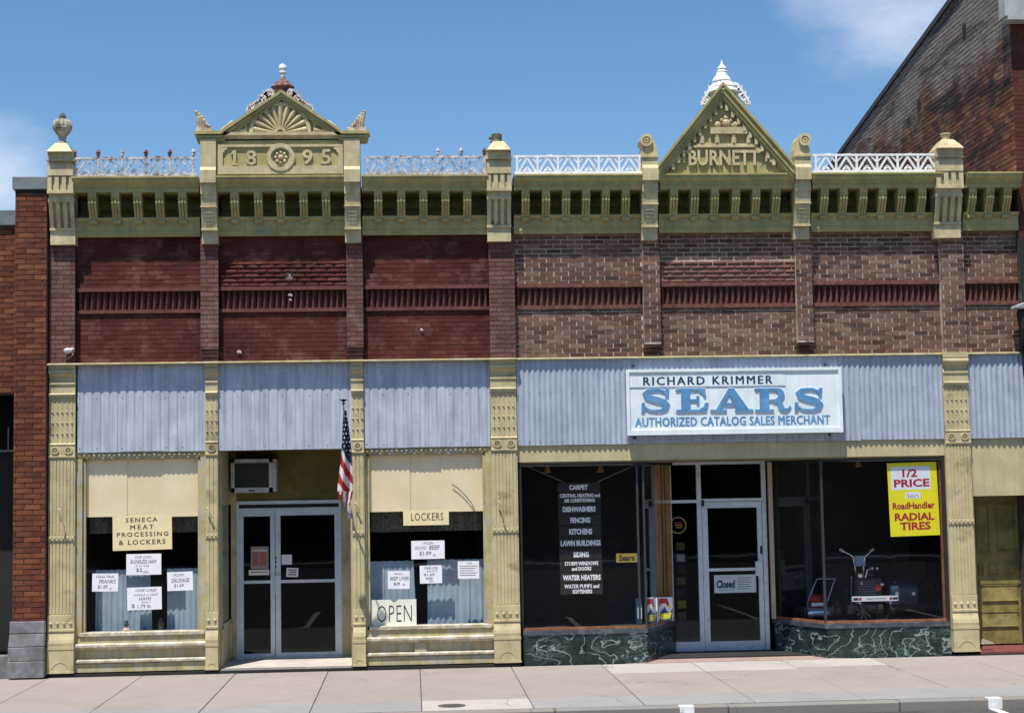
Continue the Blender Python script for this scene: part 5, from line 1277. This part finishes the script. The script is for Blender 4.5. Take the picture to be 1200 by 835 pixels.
def slab_letter(ch, x0, x1, z0, z1, y, t, dy=0):
    """heavy slab-serif capital built from bars and arcs"""
    b = B(); n = [0]
    W_, H_ = x1-x0, z1-z0
    def pr(pts):
        n[0] += 1; b.prism([(x0+W_*p, z0+H_*q) for p, q in pts], y-t-.0004*n[0], y)
    def stroke(pts, ws):
        L_ = []; R_ = []
        for i in range(len(pts)):
            a = Vector(pts[max(i-1, 0)]); c = Vector(pts[min(i+1, len(pts)-1)]); d = Vector(((c.x-a.x)*W_, (c.y-a.y)*H_)); d.normalize()
            nn = Vector((-d.y, d.x)); L_.append((pts[i][0]+nn.x*ws[i]/2/W_*H_, pts[i][1]+nn.y*ws[i]/2)); R_.append((pts[i][0]-nn.x*ws[i]/2/W_*H_, pts[i][1]-nn.y*ws[i]/2))
        n[0] += 1
        for i in range(len(pts)-1): b.prism([(x0+W_*p, z0+H_*q) for p, q in (L_[i], L_[i+1], R_[i+1], R_[i])], y-t-.0004*n[0], y)
    if ch == 'E':
        pr([(0, 0), (.95, 0), (.95, .1), (0, .1)]); pr([(0, .9), (.92, .9), (.92, 1), (0, 1)]); pr([(.16, .1), (.44, .1), (.44, .9), (.16, .9)]); pr([(.44, .46), (.66, .46), (.66, .55), (.44, .55)])
        pr([(.64, .33), (.72, .33), (.72, .68), (.64, .68)]); pr([(.72, .1), (.95, .1), (1, .38), (.91, .38), (.86, .22)]); pr([(.70, .9), (.92, .9), (.94, .66), (.86, .66), (.82, .80)])
    if ch == 'A':
        pr([(0, 0), (.38, 0), (.38, .1), (0, .1)]); pr([(.58, 0), (1, 0), (1, .1), (.58, .1)]); pr([(.13, .1), (.23, .1), (.50, .88), (.44, 1)]); pr([(.42, 1), (.56, 1), (.90, .1), (.64, .1), (.42, .82)]); pr([(.28, .28), (.66, .28), (.66, .38), (.30, .38)])
    if ch == 'R':
        pr([(0, 0), (.52, 0), (.52, .1), (0, .1)]); pr([(0, .9), (.55, .9), (.55, 1), (0, 1)]); pr([(.13, .1), (.39, .1), (.39, .9), (.13, .9)]); pr([(.39, .44), (.55, .44), (.55, .53), (.39, .53)])
        c = [(.54+.20*math.sin(a*PI/8), .72+.235*math.cos(a*PI/8)) for a in range(9)]; stroke(c, [.09, .13, .2, .25, .27, .25, .2, .13, .09])
        stroke([(.50, .46), (.62, .44), (.69, .36), (.71, .24), (.75, .12), (.84, .06), (.93, .10), (.985, .22)], [.08, .14, .24, .25, .22, .14, .09, .07])
    if ch == 'S':
        c = [(.86, .70), (.78, .86), (.62, .945), (.46, .95), (.28, .90), (.18, .78), (.22, .66), (.38, .575), (.58, .50), (.76, .42), (.85, .30), (.81, .15), (.66, .055), (.48, .05), (.30, .08), (.17, .20), (.10, .34)]
        stroke(c, [.05, .09, .11, .11, .17, .22, .25, .26, .27, .26, .25, .2, .12, .10, .10, .08, .05])
        pr([(.80, .64), (.90, .64), (.92, 1), (.85, 1), (.80, .90)]); pr([(.06, 0), (.13, 0), (.18, .10), (.17, .40), (.07, .40)])
    return b
for ch, q0, q1 in (('S', 749, 787), ('E', 792, 829.5), ('A', 832, 882), ('R', 884.5, 926.5), ('S', 928.5, 966.5)):
    cx = (q0+q1)/2; X0_, X1_ = ax(q0, 469, FYs), ax(q1, 469, FYs); Z1_, Z0_ = az(cx, 455-.004*(q0-749), FYs), az(cx, 482.5-.004*(q0-749), FYs)
    h = slab_letter(ch, X0_-.0, X1_+.0, Z0_, Z1_, FYs-.001, .016); o = h.build('raised_letter', SBLUE, T)
    e = slab_letter(ch, X0_-.010, X1_+.010, Z0_-.008, Z1_+.010, FYs-.001, .004); e.build('letter_backing', WHITEL, T)
for q in ((742, 428.8), (967, 427), (744, 513), (972, 509)):
    x, z = at(*q, .02); B().lathe((x, -.01, z), [(.001, 0), (.018, 0), (.018, .05), (.001, .05)], 8, 'Y').build('mounting_bolt', DARKM, T)

# ------------------------------------------------------------------ hung department list in the left display window
YB = .55
T = thing('department_board', 'tall black hanging board of ten stacked strips listing store departments in white letters', 'sign', (ax(682, 690, YB), YB, az(682, 696, YB)))
rows = [(['CARPET'], 565, 576, [(667, 689)]), (['CENTRAL HEATING and', 'AIR CONDITIONING'], 577, 589.2, [(656, 703), (661, 697)]), (['DISHWASHERS'], 590.2, 602, [(659.5, 698)]), (['FENCING'], 603, 615, [(668.5, 691.5)]), (['KITCHENS'], 616, 628.6, [(667, 694)]),
        (['LAWN BUILDINGS'], 629.6, 642, [(657, 704)]), (['SIDING'], 643, 655.4, [(672, 690)]), (['STORM WINDOWS', 'and DOORS'], 656.4, 669.2, [(662, 701), (670, 693)]), (['WATER HEATERS'], 670.2, 682, [(659.5, 704)]), (['WATER PUMPS and', 'SOFTENERS'], 683, 696, [(661.5, 702), (671, 694)])]
for i, (tx, y0, y1, xs) in enumerate(rows):
    k = i*.35; q0, q1 = 653.6+k, 703.4+k*.95; cx = 680
    X0_, X1_ = ax(q0, (y0+y1)/2, YB), ax(q1, (y0+y1)/2, YB); Z1_, Z0_ = az(cx, y0, YB), az(cx, y1, YB)
    B().box(X0_, X1_, YB, YB+.012, Z0_, Z1_).build('board_strip', BLACKP, T)
    for j, s_ in enumerate(tx):
        n = len(tx); hh = y1-y0; t0 = y0+hh*(.24 if n == 1 else (.08 if j == 0 else .55)); t1 = y0+hh*(.78 if n == 1 else (.44 if j == 0 else .92))
        letters(s_, xs[j][0], xs[j][1], t0-.004*(cx-680), t1, YB-.001, WHITEB, T, t=.001, bold=.045)
for p, q in (((615, 545), (660.5, 564.5)), ((743, 545), (700, 564.5))):
    a = at(*p, YB-.25); c = at(*q, YB); B().tube([(a[0], YB-.25, a[1]), (c[0], YB+.005, c[1])], .004, 4).build('hanging_cord', flat('grey_cord', (.3, .3, .3)) if 'grey_cord' not in bpy.data.materials else bpy.data.materials['grey_cord'], T)
for (px, py), lab in (((641, 548), 'small brass spotlight at the top of the window, left of the department board'), ((703.5, 547.5), 'small brass spotlight at the top of the window, right of the department board'), ((1006, 541), 'small brass spotlight at the top of the mower window')):
    x, z = at(px, py, .5); t = thing('spotlight', lab, 'spotlight', (x, .5, z-.07), 'brass spotlights in the right store windows')
    B().lathe((x, .5, z-.07), [(.058, 0), (.055, .015), (.035, .06), (.028, .10), (.015, .115)], 12).build('shade', BRASS, t, smooth=True)
    B().tube([(x, .5, z+.04), (x, .5, 2.93)], .012, 6).build('stem', BRASS, t); B().lathe((x, .5, z-.066), [(.001, 0), (.04, 0), (.03, .02), (.001, .02)], 10).build('bulb', flat('dusty_bulb', (.5, .45, .35)) if 'dusty_bulb' not in bpy.data.materials else bpy.data.materials['dusty_bulb'], t)
card((722, 648, 747, 658.5), RY+.02, GOLD, [('Sears', .14, .86, .14, .84, dict(bold=.03))], 'small gold store-name plate in the corner of the department board window', 'sign', DARKM)
# oil and battery boxes on the sill of the splayed pane
def carton(px0, px1, py0, py1, Y, dep, label, white_first):
    x0, x1 = ax(px0, 715, Y), ax(px1, 715, Y); z0 = ZG0; z1 = az((px0+px1)/2, py0, Y)
    t = thing('carton', label, 'carton', ((x0+x1)/2, Y, z0), 'printed cartons on the entry sill' if not white_first else None)
    B().box(x0, x1, Y, Y+dep, z0, z1).build('box', PAPER if not white_first else NAVY, t)
    w, h = x1-x0, z1-z0; F = lambda p, q: (x0+w*p, z0+h*q)
    if white_first:
        B().prism([F(.25, .22), F(.95, .22), F(.95, .66), F(.25, .66)], Y-.001, Y).build('printed_panel', PAPER, t); B().prism([F(.35, .72), F(.9, .72), F(.62, .86)], Y-.001, Y).build('printed_mark', PAPER, t)
    else:
        B().prism([F(.0, .58), F(0, .95), F(.60, .97), F(.76, .72), F(.64, .62), F(.48, .76), F(.22, .74)], Y-.001, Y).build('printed_red', REDP, t)
        B().prism([F(.04, .0), F(.04, .34), F(.30, .50), F(.42, .62), F(.55, .44), F(.78, .34), F(.98, .52), F(.98, 0)], Y-.0012, Y).build('printed_blue', NAVY, t)
        B().prism([F(.48, .76), F(.64, .62), F(.76, .72), F(.90, .62), F(.97, .64), F(.76, .54), F(.52, .68)], Y-.0014, Y).build('printed_yellow', YELLOW, t)
        B().prism([F(.20, .30), F(.90, .36), F(.86, .25), F(.24, .19)], Y-.002, Y).build('printed_yellow', YELLOW, t); B().prism([F(.14, .16), F(.84, .23), F(.80, .12), F(.16, .05)], Y-.002, Y).build('printed_yellow', YELLOW, t)
        for k in range(2): B().prism([F(.24+.02*k, .265-.145*k), F(.82, .315-.14*k), F(.82, .295-.14*k), F(.24, .245-.145*k)], Y-.0026, Y).build('printed_line', NAVY, t)
carton(745.5, 752.5, 701, 735, .30, .10, 'narrow navy carton with white panel behind the window corner', True)
carton(757.5, 770.5, 700, 735, .50, .09, 'red, white and blue printed carton nearer the window corner', False)
carton(772, 788.5, 699.5, 735, .80, .09, 'red, white and blue printed carton beside the door sidelight', False)
x, z = at(796, 615, RD+.03); t = thing('decal', 'round gold-ringed decal on the dark glass beside the store door', 'decal', (x, RD+.015, z-.13))
B().ring(x-.02, z, .115, .13, RD+.012, RD+.0165, 24).build('ring', GOLD, t)
for k in range(3): B().box(x-.075+.01*k, x+.045, RD+.012, RD+.0165, z+.03-.035*k, z+.043-.035*k).build('printed_line', GOLD if k else CRIM, t)
rx, rz0, rz1 = ax(794, 680, 1.9), az(794, 736, 1.9), az(794, 634, 1.9)
t = thing('display_rack', 'slim rack of yellow and blue packets seen through the sidelight', 'rack', (rx, 1.9, 0))
B().box(rx-.02, rx+.16, 1.95, 1.97, .0, rz1).box(rx-.05, rx+.18, 1.9, 2.1, 0, .03).build('rack_frame', DARKM, t)
for k, m2 in enumerate((GOLD, PAPER, BLUED, GOLD, BLUED, YELLOW, GOLD)):
    zz = rz1-.14-(rz1-rz0)*k/7.5; B().box(rx, rx+.13, 1.92, 1.948, zz, zz+.12).build('packet', m2, t)

# yellow tyre poster inside the right window
YPS = RY+.014
T = card((1041.5, 541.5, 1099.5, 627.5, .018), YPS, YELLOW, [('#', .07, .86, .055, .37, dict(m=PAPER)), ('1/2', .30, .60, .09, .20, dict(bold=.03, m=CRIM, d=.0012)), ('PRICE', .12, .84, .225, .335, dict(bold=.035, m=CRIM, d=.0012)),
      ('#', .34, .64, .405, .49, dict(m=PAPER)), ('Sears', .37, .61, .42, .48, dict(m=flat('pale_violet', (.45, .25, .40)), d=.0014)), ('RoadHandler', .07, .92, .54, .635, dict(bold=.035, m=CRIM)), ('RADIAL', .10, .90, .685, .79, dict(bold=.035, m=CRIM)), ('TIRES', .20, .82, .81, .92, dict(bold=.035, m=CRIM))],
     'bright yellow half-price radial tires poster in the far right window', 'poster', CRIM)

# ------------------------------------------------------------------ garden machines in the right display
DZ = zk2-.01
def wheel(b, x, y, z, r, w): b.lathe((x-w/2, y, z), [(r*.35, 0), (r*.9, 0), (r, w*.2), (r, w*.8), (r*.9, w), (r*.35, w)], 16, 'X')
# push mower
mxx = ax(958, 720, 1.2)
T = thing('push_mower', 'small push mower with red engine and chrome handle in the store window', 'lawn mower', (mxx, 1.2, DZ))
b = B(); b.box(mxx-.22, mxx+.24, .98, 1.38, DZ+.07, DZ+.17); b.build('deck', flat('silver_deck', (.30, .36, .36), .35, .5), T, bevel=.03)
b = B(); b.tube([(mxx-.22, .95, DZ+.10), (mxx+.24, .95, DZ+.10)], .06, 12); b.build('front_roller', STEEL, T, smooth=True)
for xx in (mxx-.27, mxx+.29):
    for yy in (.98, 1.39):
        w_ = B(); wheel(w_, xx, yy, DZ+.10, .10, .05); w_.build('wheel', BLACKR, T)
b = B(); b.box(mxx-.13, mxx+.10, 1.05, 1.29, DZ+.17, DZ+.27); b.lathe((mxx-.01, 1.17, DZ+.27), [(.12, 0), (.12, .06), (.08, .10), (.02, .11)], 14); b.build('engine', mat('red_enamel', (.32, .012, .015), .3, .08, 9), T, bevel=.01)
B().box(mxx-.125, mxx+.095, 1.045, 1.0495, DZ+.20, DZ+.25).build('name_plate', WHITEL, T)
h0, h1 = at(953, 700, 1.4), at(957, 677, 1.5)
b = B(); b.tube([(mxx-.12, 1.37, DZ+.14), (h0[0]-.06, 1.42, h0[1]), (ax(957, 678, 1.55), 1.55, az(957, 678, 1.55)), (ax(979, 677.5, 1.55), 1.55, az(979, 677.5, 1.55)), (mxx+.24, 1.42, h0[1]), (mxx+.18, 1.37, DZ+.14)], .014, 8); b.build('handle', STEEL, T, smooth=True)
# rear-tine tiller with handlebars
tx_ = ax(1008, 715, .75)
T = thing('garden_tiller', 'dark garden tiller with raised handlebars and twin lamps, behind the striped name band', 'tiller', (tx_, .75, DZ))
hb1 = B()
pl = [at(984, 643, .8), at(999, 651, .85), at(1002, 664, .9), at(1006, 690, .95)]
pr2 = [at(1024, 643, .8), at(1013.5, 652, .85), at(1012, 664, .9), at(1012, 690, .95)]
for k in (pl, pr2): hb1.tube([(p[0], .8+.05*i, p[1]) for i, p in enumerate(k)], .012, 7)
hb1.build('handlebar', STEEL, T, smooth=True, kind='stuff')
for p in (pl[0], pr2[0]): B().tube([(p[0], .8, p[1]), (p[0]+(.06 if p is pl[0] else -.06), .81, p[1]-.035)], .02, 8).build('grip', flat('grey_grip', (.35, .38, .4)) if 'grey_grip' not in bpy.data.materials else bpy.data.materials['grey_grip'], T)
c0, c1_ = at(1001, 663, .86), at(1014, 651, .86); B().box(c0[0], c1_[0], .86, .90, c0[1], c1_[1]).build('control_panel', flat('blue_grey_panel', (.18, .25, .34)), T)
b = B()
for p, q in (((985, 700), (1060, 700)),): pass
e0, e1 = at(1002, 700, .85), at(1032, 676, .85); b.box(e0[0], e1[0], .78, 1.1, e0[1], e1[1]); b.lathe(((e0[0]+e1[0])/2+.05, .95, e1[1]), [(.11, 0), (.12, .04), (.09, .09), (.03, .10)], 12); b.build('engine', flat('charcoal_engine', (.014, .016, .02), .35), T, bevel=.015)
for q in ((1022, 665.5), (1027.5, 665.5)):
    x, z = at(*q, .76); B().lathe((x, .74, z), [(.001, 0), (.02, 0), (.024, .03), (.018, .05), (.001, .05)], 10, 'Y').build('lamp', STEEL, T)
for q, r in (((1009, 683), .03), ((1033, 684), .035)):
    x, z = at(*q, .8); B().lathe((x, .76, z), [(.001, 0), (r*.5, -.01), (r, .01), (r, .05), (.001, .05)], 12, 'Y').build('cap', STEEL, T)
b = B(); ecx = (e0[0]+e1[0])/2
b.lathe((ecx-.13, .77, e1[1]+.01), [(.045, 0), (.05, .05), (.03, .07), (.005, .075)], 10); b.tube([(ecx-.05, .8, e1[1]), (ecx-.02, .78, e1[1]+.12), (ecx+.06, .78, e1[1]+.14)], .012, 6); b.build('air_filter', STEEL, T)
for k in range(6): B().box(e0[0]+.03, e1[0]-.10, .772, .779, e0[1]+.05+.038*k, e0[1]+.066+.038*k).build('cooling_fin', flat('dull_fin', (.10, .11, .12), .4, .5) if k == 0 else bpy.data.materials['dull_fin'], T)
B().lathe((e1[0]-.07, .765, (e0[1]+e1[1])/2), [(.001, 0), (.05, 0), (.06, .012), (.001, .012)], 14, 'Y').build('starter_cover', flat('starter_red', (.25, .02, .02), .4), T)
for k, q_ in enumerate(((990, 690), (996, 676), (1040, 690), (1047, 682))):
    xx_, zz_ = at(*q_, .9); B().tube([(xx_, .9, DZ+.2), (xx_+.02, .88, zz_)], .008, 5).ball((xx_+.02, .88, zz_), .018, 7, 4).build('lever', STEEL if k % 2 else BLACKR, T)
for k in range(9):
    a_ = k*PI*2/9; B().bar(tx_+.02, DZ+.13, tx_+.02+.12*math.cos(a_), DZ+.13+.12*math.sin(a_), .022, .66-.012*k, .67-.012*k).build('tine', BLACKR, T)
for xx in (-.32, .34):
    w_ = B(); wheel(w_, tx_+xx, .95, DZ+.15, .15, .09); w_.build('wheel', BLACKR, T)
    w_ = B(); w_.lathe((tx_+xx-.05, .95, DZ+.15), [(.001, 0), (.06, 0), (.06, .1), (.001, .1)], 12, 'X'); w_.build('hub', flat('orange_hub', (.4, .14, .03)) if 'orange_hub' not in bpy.data.materials else bpy.data.materials['orange_hub'], T)
b = B(); b.tube([(tx_-.3, .95, DZ+.15), (tx_+.34, .95, DZ+.15)], .025, 8); b.box(tx_-.2, tx_+.24, .7, 1.0, DZ+.1, DZ+.22); b.build('chassis', flat('black_chassis', (.02, .022, .024), .4), T)
n0, n1 = at(999, 704.5, .60), at(1053, 697.5, .60)
b = B(); b.box(n0[0], n1[0], .60, .63, n0[1], n1[1]); nb = b.build('name_band', WHITEL, T)
for f0, f1, mm in ((.02, .13, NAVY), (.14, .20, REDP), (.80, .86, REDP), (.87, .98, NAVY)):
    B().box(n0[0]+(n1[0]-n0[0])*f0, n0[0]+(n1[0]-n0[0])*f1, .598, .5999, n0[1]+.018, n1[1]-.018).build('printed_block', mm, T)
text_geo('CRAFTSMAN', n0[0]+(n1[0]-n0[0])*.30, n0[0]+(n1[0]-n0[0])*.72, n0[1]+.03, n1[1]-.03, .599, .001, bold=.02).build('lettering', NAVY, T, fix=False)
B().box(n0[0]+.1, n0[0]+.14, .62, .9, n0[1]-.04, n0[1]).box(n1[0]-.14, n1[0]-.1, .62, .9, n0[1]-.04, n0[1]).build('band_bracket', STEEL, T)
# riding mower behind
rx_ = ax(1068, 712, 1.1)
T = thing('riding_mower', 'slate blue riding mower half hidden in the dark right corner of the window', 'riding mower', (rx_, 1.1, DZ))
b = B(); b.prof([(.75, DZ+.20), (.72, DZ+.46), (.80, DZ+.54), (1.35, DZ+.58), (1.35, DZ+.20)], rx_-.42, rx_+.02); b.build('hood', BLUED, T, bevel=.02)
b = B(); b.prof([(1.2, DZ+.40), (1.2, DZ+.50), (1.50, DZ+.52), (1.58, DZ+.82), (1.64, DZ+.82), (1.6, DZ+.42)], rx_+.06, rx_+.40); b.build('seat', BLACKR, T, bevel=.02)
b = B(); b.box(rx_-.4, rx_+.42, .8, 1.6, DZ+.12, DZ+.22); b.prof([(1.2, DZ+.22), (1.15, DZ+.40), (1.65, DZ+.42), (1.7, DZ+.22)], rx_+.0, rx_+.46); b.build('chassis', bpy.data.materials['black_chassis'], T)
for xx, yy, r in ((-.40, .9, .14), (.40, .9, .14), (-.44, 1.5, .19), (.46, 1.5, .19)):
    w_ = B(); wheel(w_, rx_+xx, yy, DZ+r, r, .11); w_.build('wheel', BLACKR, T)
for xx in (-.33, -.08): B().lathe((rx_+xx, .70, DZ+.38), [(.001, 0), (.03, 0), (.035, .03), (.001, .03)], 10, 'Y').build('headlight', STEEL, T)
B().tube([(rx_-.1, 1.3, DZ+.56), (rx_-.06, 1.42, DZ+.80)], .014, 6).ring(rx_-.06, DZ+.82, .10, .13, 1.41, 1.44, 14).build('steering_wheel', BLACKR, T)

# ------------------------------------------------------------------ end bay of the right building: panelled door
EX0 = 8.38
B().box(EX0, 9.24, .09, .2, az(1165, 580.5, .1), 3.22).build('header_board', FASC, RB)
b = B(); ez2 = az(1165, 580.5, .1)
b.box(EX0-.02, EX0+.04, .1, .62, .05, ez2); b.build('door_jamb', OLIVED, RB)
EY = .55
q = lambda px, py: at(px, py, EY)
X0, X1 = EX0+.045, 9.36; Z0, Z1 = .10, ez2+.02
do = B().box(X0, X1, EY, EY+.04, Z0, Z1).build('panelled_door', OLIVED, RB)
def dpanel(p0, p1, r0, r1, name='door_panel'):
    a = q(p0, r1); c = q(p1, r0); b = B()
    for x0, x1, z0, z1 in ((a[0], c[0], c[1]-.018, c[1]), (a[0], c[0], a[1], a[1]+.018), (a[0], a[0]+.018, a[1]+.018, c[1]-.018), (c[0]-.018, c[0], a[1]+.018, c[1]-.018)): b.box(x0, x1, EY-.016, EY-.0005, z0, z1)
    b.box(a[0]+.03, c[0]-.03, EY-.008, EY-.0005, a[1]+.03, c[1]-.03); part_of(do, RB, name, b, OLIVED)
dpanel(1145, 1158, 590, 648); dpanel(1168, 1188, 590, 646)
dpanel(1147, 1152.5, 659, 675); dpanel(1158.5, 1169.5, 659, 674); dpanel(1177.5, 1189, 658, 673)
B().box(q(1147, 690)[0], X1, EY-.02, EY-.0005, q(1150, 684)[1], q(1150, 680)[1]).build('door_rail', OLIVED, RB)
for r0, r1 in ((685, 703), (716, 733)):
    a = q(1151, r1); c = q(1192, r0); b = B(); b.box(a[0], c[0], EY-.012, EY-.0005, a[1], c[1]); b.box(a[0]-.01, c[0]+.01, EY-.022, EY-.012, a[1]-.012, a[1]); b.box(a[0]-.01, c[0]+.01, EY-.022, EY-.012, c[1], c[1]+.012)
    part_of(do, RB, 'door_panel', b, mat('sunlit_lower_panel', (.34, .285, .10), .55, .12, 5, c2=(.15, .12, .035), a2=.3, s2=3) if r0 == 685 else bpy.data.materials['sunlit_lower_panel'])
B().prof([(-.02, -.02), (-.02, .045), (.7, .085), (.7, -.02)], EX0+.01, 9.4).build('threshold', mat('dark_red_step', (.16, .045, .045), .6, .1, 9), RB)
B().box(EX0-.4, 9.4, -.035, .0, -.03, .015).build('step_edge', DARKM, RB)
x, z = at(1158, 754, .12); B().prism([(x-.10, z), (x+.09, z-.0), (x+.06, z+.03), (x-.08, z+.08)], .1, .16).build('door_wedge', SILL, RB)
# lamp on the corner of the tall building and downspout
x, z = at(1196, 362, -.10)
T = thing('wall_lamp', 'hooded black lamp fixed at the far right end of the brick wall', 'wall lamp', (x, -.1, z-.35))
b = B(); pts = [(x-.13+.0, z-.0), (x-.10, z+.05), (x+.0, z+.085), (x+.16, z+.10), (x+.16, z+.03), (x-.02, z-.01)]; b.prism(pts, -.26, .0); b.build('hood', mat('grey_hood', (.26, .29, .28), .5, .1, 8), T, bevel=.012)
b = B(); b.lathe((x+.05, -.12, z-.36), [(.03, 0), (.09, .05), (.11, .18), (.12, .30), (.10, .36)], 10); b.build('body', DARKM, T); B().tube([(x+.05, -.12, z-.36), (x+.03, -.02, z-.55), (x+.05, .0, z-.9)], .022, 6).build('conduit', DARKM, T)

# ------------------------------------------------------------------ tall neighbour on the right
TX = 9.235
T = thing('tall_brick_building', 'tall soot-stained dark brick building rising behind the right end of the shops', 'building', (11.5, 0, 0))
a1 = at(1115, 0, 0); 
def side_pt(px, py):
    """where the ray through a survey pixel meets the side wall x = TX"""
    v = RT*((px-CX)/FPX) - UP*((py-CY)/FPX) + _fw; t = (TX-CAM_X)/v.x
    return (v.y*t-CAM_D, v.z*t+CAM_H)
(ya, za), (yb, zb2) = side_pt(1115, 0), side_pt(985, 179)
sl = (zb2-za)/(yb-ya)
top = lambda y: za+sl*(y-ya)
YE = 16.0
b = B(); b.prof([(.0, -.1), (.0, top(0)), (YE, top(YE)), (YE, -.1)], TX+.012, TX+5); b.build('wall', mat('sooty_joint', (.075, .05, .042), .9, .25, 9, c2=(.2, .17, .15), a2=.1, s2=3), T, fix=True)
lay(T, [(0.0, YE, 6.9, top(0), TX+.012, False, lambda y: top(y)+.01, SIDEB)], SIDEB, limit=260, axis='Y', w=.235, h=.075, d=.010, jit=.003, j=.012, zo=0, ref=(3, 9.2))
lay(T, [(TX+.014, TX+.7, 4.3, 9.7, .0, False, None, FRONTB)], FRONTB, limit=40, w=.215, h=.07, d=.006, j=.008, zo=0, ref=(9.3, 8))
b = B(); b.prof([(-.02, top(0)-.05), (-.02, top(0)+.05), (YE, top(YE)+.05), (YE, top(YE)-.05)], TX-.035, TX+.35); b.build('coping', mat('dark_coping', (.05, .048, .05), .8, .2, 9), T)
x, z = at(1181, 23, -.25); b = B(); b.box(x-.04, TX+.0-.0, -.25, -.0, z+.06, z+1.3); b.box(x, TX+3, -.26, -.012, z, z+1.3); b.build('cornice_block', mat('pale_grey_cornice', (.40, .42, .40), .6, .08, 5), T)
for (p, r, w_, h_) in ((1163, 115, .10, .22), (1130, 37, .08, .25), (1077, 123, .10, .2)):
    yy, zz = side_pt(p, r); B().box(TX-.004, TX+.008, yy-w_, yy+w_, zz-h_/2, zz+h_/2).build('missing_brick_hole', DARKM, T)
for k in range(6):
    yy, zz = side_pt(1194-.3*k, 182+3*k); 
b = B().tube([(9.26, -.06, 4.1), (9.26, -.06, 6.2)], .035, 8); b.build('conduit', DARKM, T)

# ------------------------------------------------------------------ lower neighbour on the left
T = thing('low_brick_building', 'orange-red brick building end with grey coping and stone-based pier at far left', 'building', (-8, 0, 0))
py0 = -.10
px0, px1 = -5.68, -5.225
zc1, zc0 = az(38, 207, py0-.03), az(38, 222, py0-.03)
B().box(px0, px1, py0+.010, .5, .75, zc0).build('pier_core', ORANGEM, T, fix=False)
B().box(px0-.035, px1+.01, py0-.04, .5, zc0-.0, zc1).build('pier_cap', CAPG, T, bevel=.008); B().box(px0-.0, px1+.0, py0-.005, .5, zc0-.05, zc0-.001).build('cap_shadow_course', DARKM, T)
zw1, zw0 = az(10, 246, .05), az(10, 264, .05)
B().box(-14, px0, .10, .5, az(10, 461, .1), zw0).build('wall', ORANGEM, T, fix=False)
B().box(-14, px0-.02, .04, .5, zw0, zw1).build('wall_coping', CAPG, T, bevel=.008)
zo1 = az(10, 460.5, .1)
lay(T, [(px0+.004, px1-.002, .79, zc0-.05, py0+.010, False, None, ORANGE), (-8.0, px0-.006, zo1, zw0-.03, .10, False, None, ORANGE)], ORANGE, limit=300, w=.235, h=.077, d=.010, jit=.003, j=.012, zo=0, ref=(-5.4, 3.5))
st_ = lambda py: az(36, py, py0)
for y0, y1, w0, w1, p in ((727.5, 741.5, .03, .03, .03), (742, 757, .03, .045, .055), (757.5, 773.5, .045, .045, .06), (774, 793.5, .05, .05, .065)):
    B().add([(px0-w1, py0-p, st_(y1)), (px1+.005, py0-p, st_(y1)), (px1+.005, .3, st_(y1)), (px0-w1, .3, st_(y1)), (px0-w0, py0-(p if w0 == w1 else .03), st_(y0)), (px1+.004, py0-(p if w0 == w1 else .03), st_(y0)), (px1+.004, .3, st_(y0)), (px0-w0, .3, st_(y0))],
            [(3, 2, 1, 0), (4, 5, 6, 7), (0, 1, 5, 4), (1, 2, 6, 5), (2, 3, 7, 6), (3, 0, 4, 7)]).build('stone_block', STONE, T, bevel=.008)
B().box(-14, px0, .12, .4, -.02, .30).build('door_step', STONE, T)
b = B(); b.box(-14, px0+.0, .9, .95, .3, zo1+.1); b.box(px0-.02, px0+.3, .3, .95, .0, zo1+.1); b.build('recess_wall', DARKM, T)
x, z = at(9, 525, .7); b = B(); b.box(x-.30, x+.10, .7, .74, az(9, 529, .7), az(9, 527, .7)); b.box(x+.085, x+.10, .7, .74, az(9, 529, .7), az(9, 468, .7)); b.box(x+.0, x+.012, .7, .74, az(9, 529, .7), az(9, 500, .7)); b.build('window_frame', flat('grey_window_frame', (.25, .27, .28)), T)
B().box(-14, x+.085, .72, .725, az(9, 527, .7), zo1).build('window_pane', GLASSD, T)
B().box(-14, -5.2, 1.0, 12, 0, zw0-.1).build('building_core', ORANGEM, T, fix=False)
# loose plaster knob and bracket beside the first pier
x, z = at(81, 411, -.02)
T = thing('insulator', 'broken white porcelain insulator on the first brick pier above the ledge', 'insulator', (x, -.02, z-.12))
B().ball((x-.01, -.05, z), .055, 9, 6, (1.2, .8, .8)).ball((x+.05, -.04, z+.02), .03, 7, 4).build('knob', mat('chipped_white', (.55, .52, .52), .6, .2, 30), T)
B().tube([(x+.05, -.02, z+.0), (x+.06, -.06, z-.07), (x+.0, -.06, z-.12), (x-.04, -.02, z-.10)], .013, 6).build('bracket', RUST, T)

# ------------------------------------------------------------------ the far side of the street (behind the photographer, seen only in the glass)
T = thing('brick_store_row', 'plain two-storey brick store row across the street, seen only as window reflections', 'building', (0, -36, 0))
b = B().box(-40, 40, -46, -34.6, -.2, 7.5); b.build('wall', mat('far_brick', (.10, .05, .04), .9, .2, 3), T)
for i in range(12): B().box(-38+6.4*i, -33.2+6.4*i, -34.6, -34.56, .6, 3.0).build('window', DARKM, T)
struct('far_sidewalk', B().box(-60, 60, -34.5, -31, -.19, -.02), CONC)
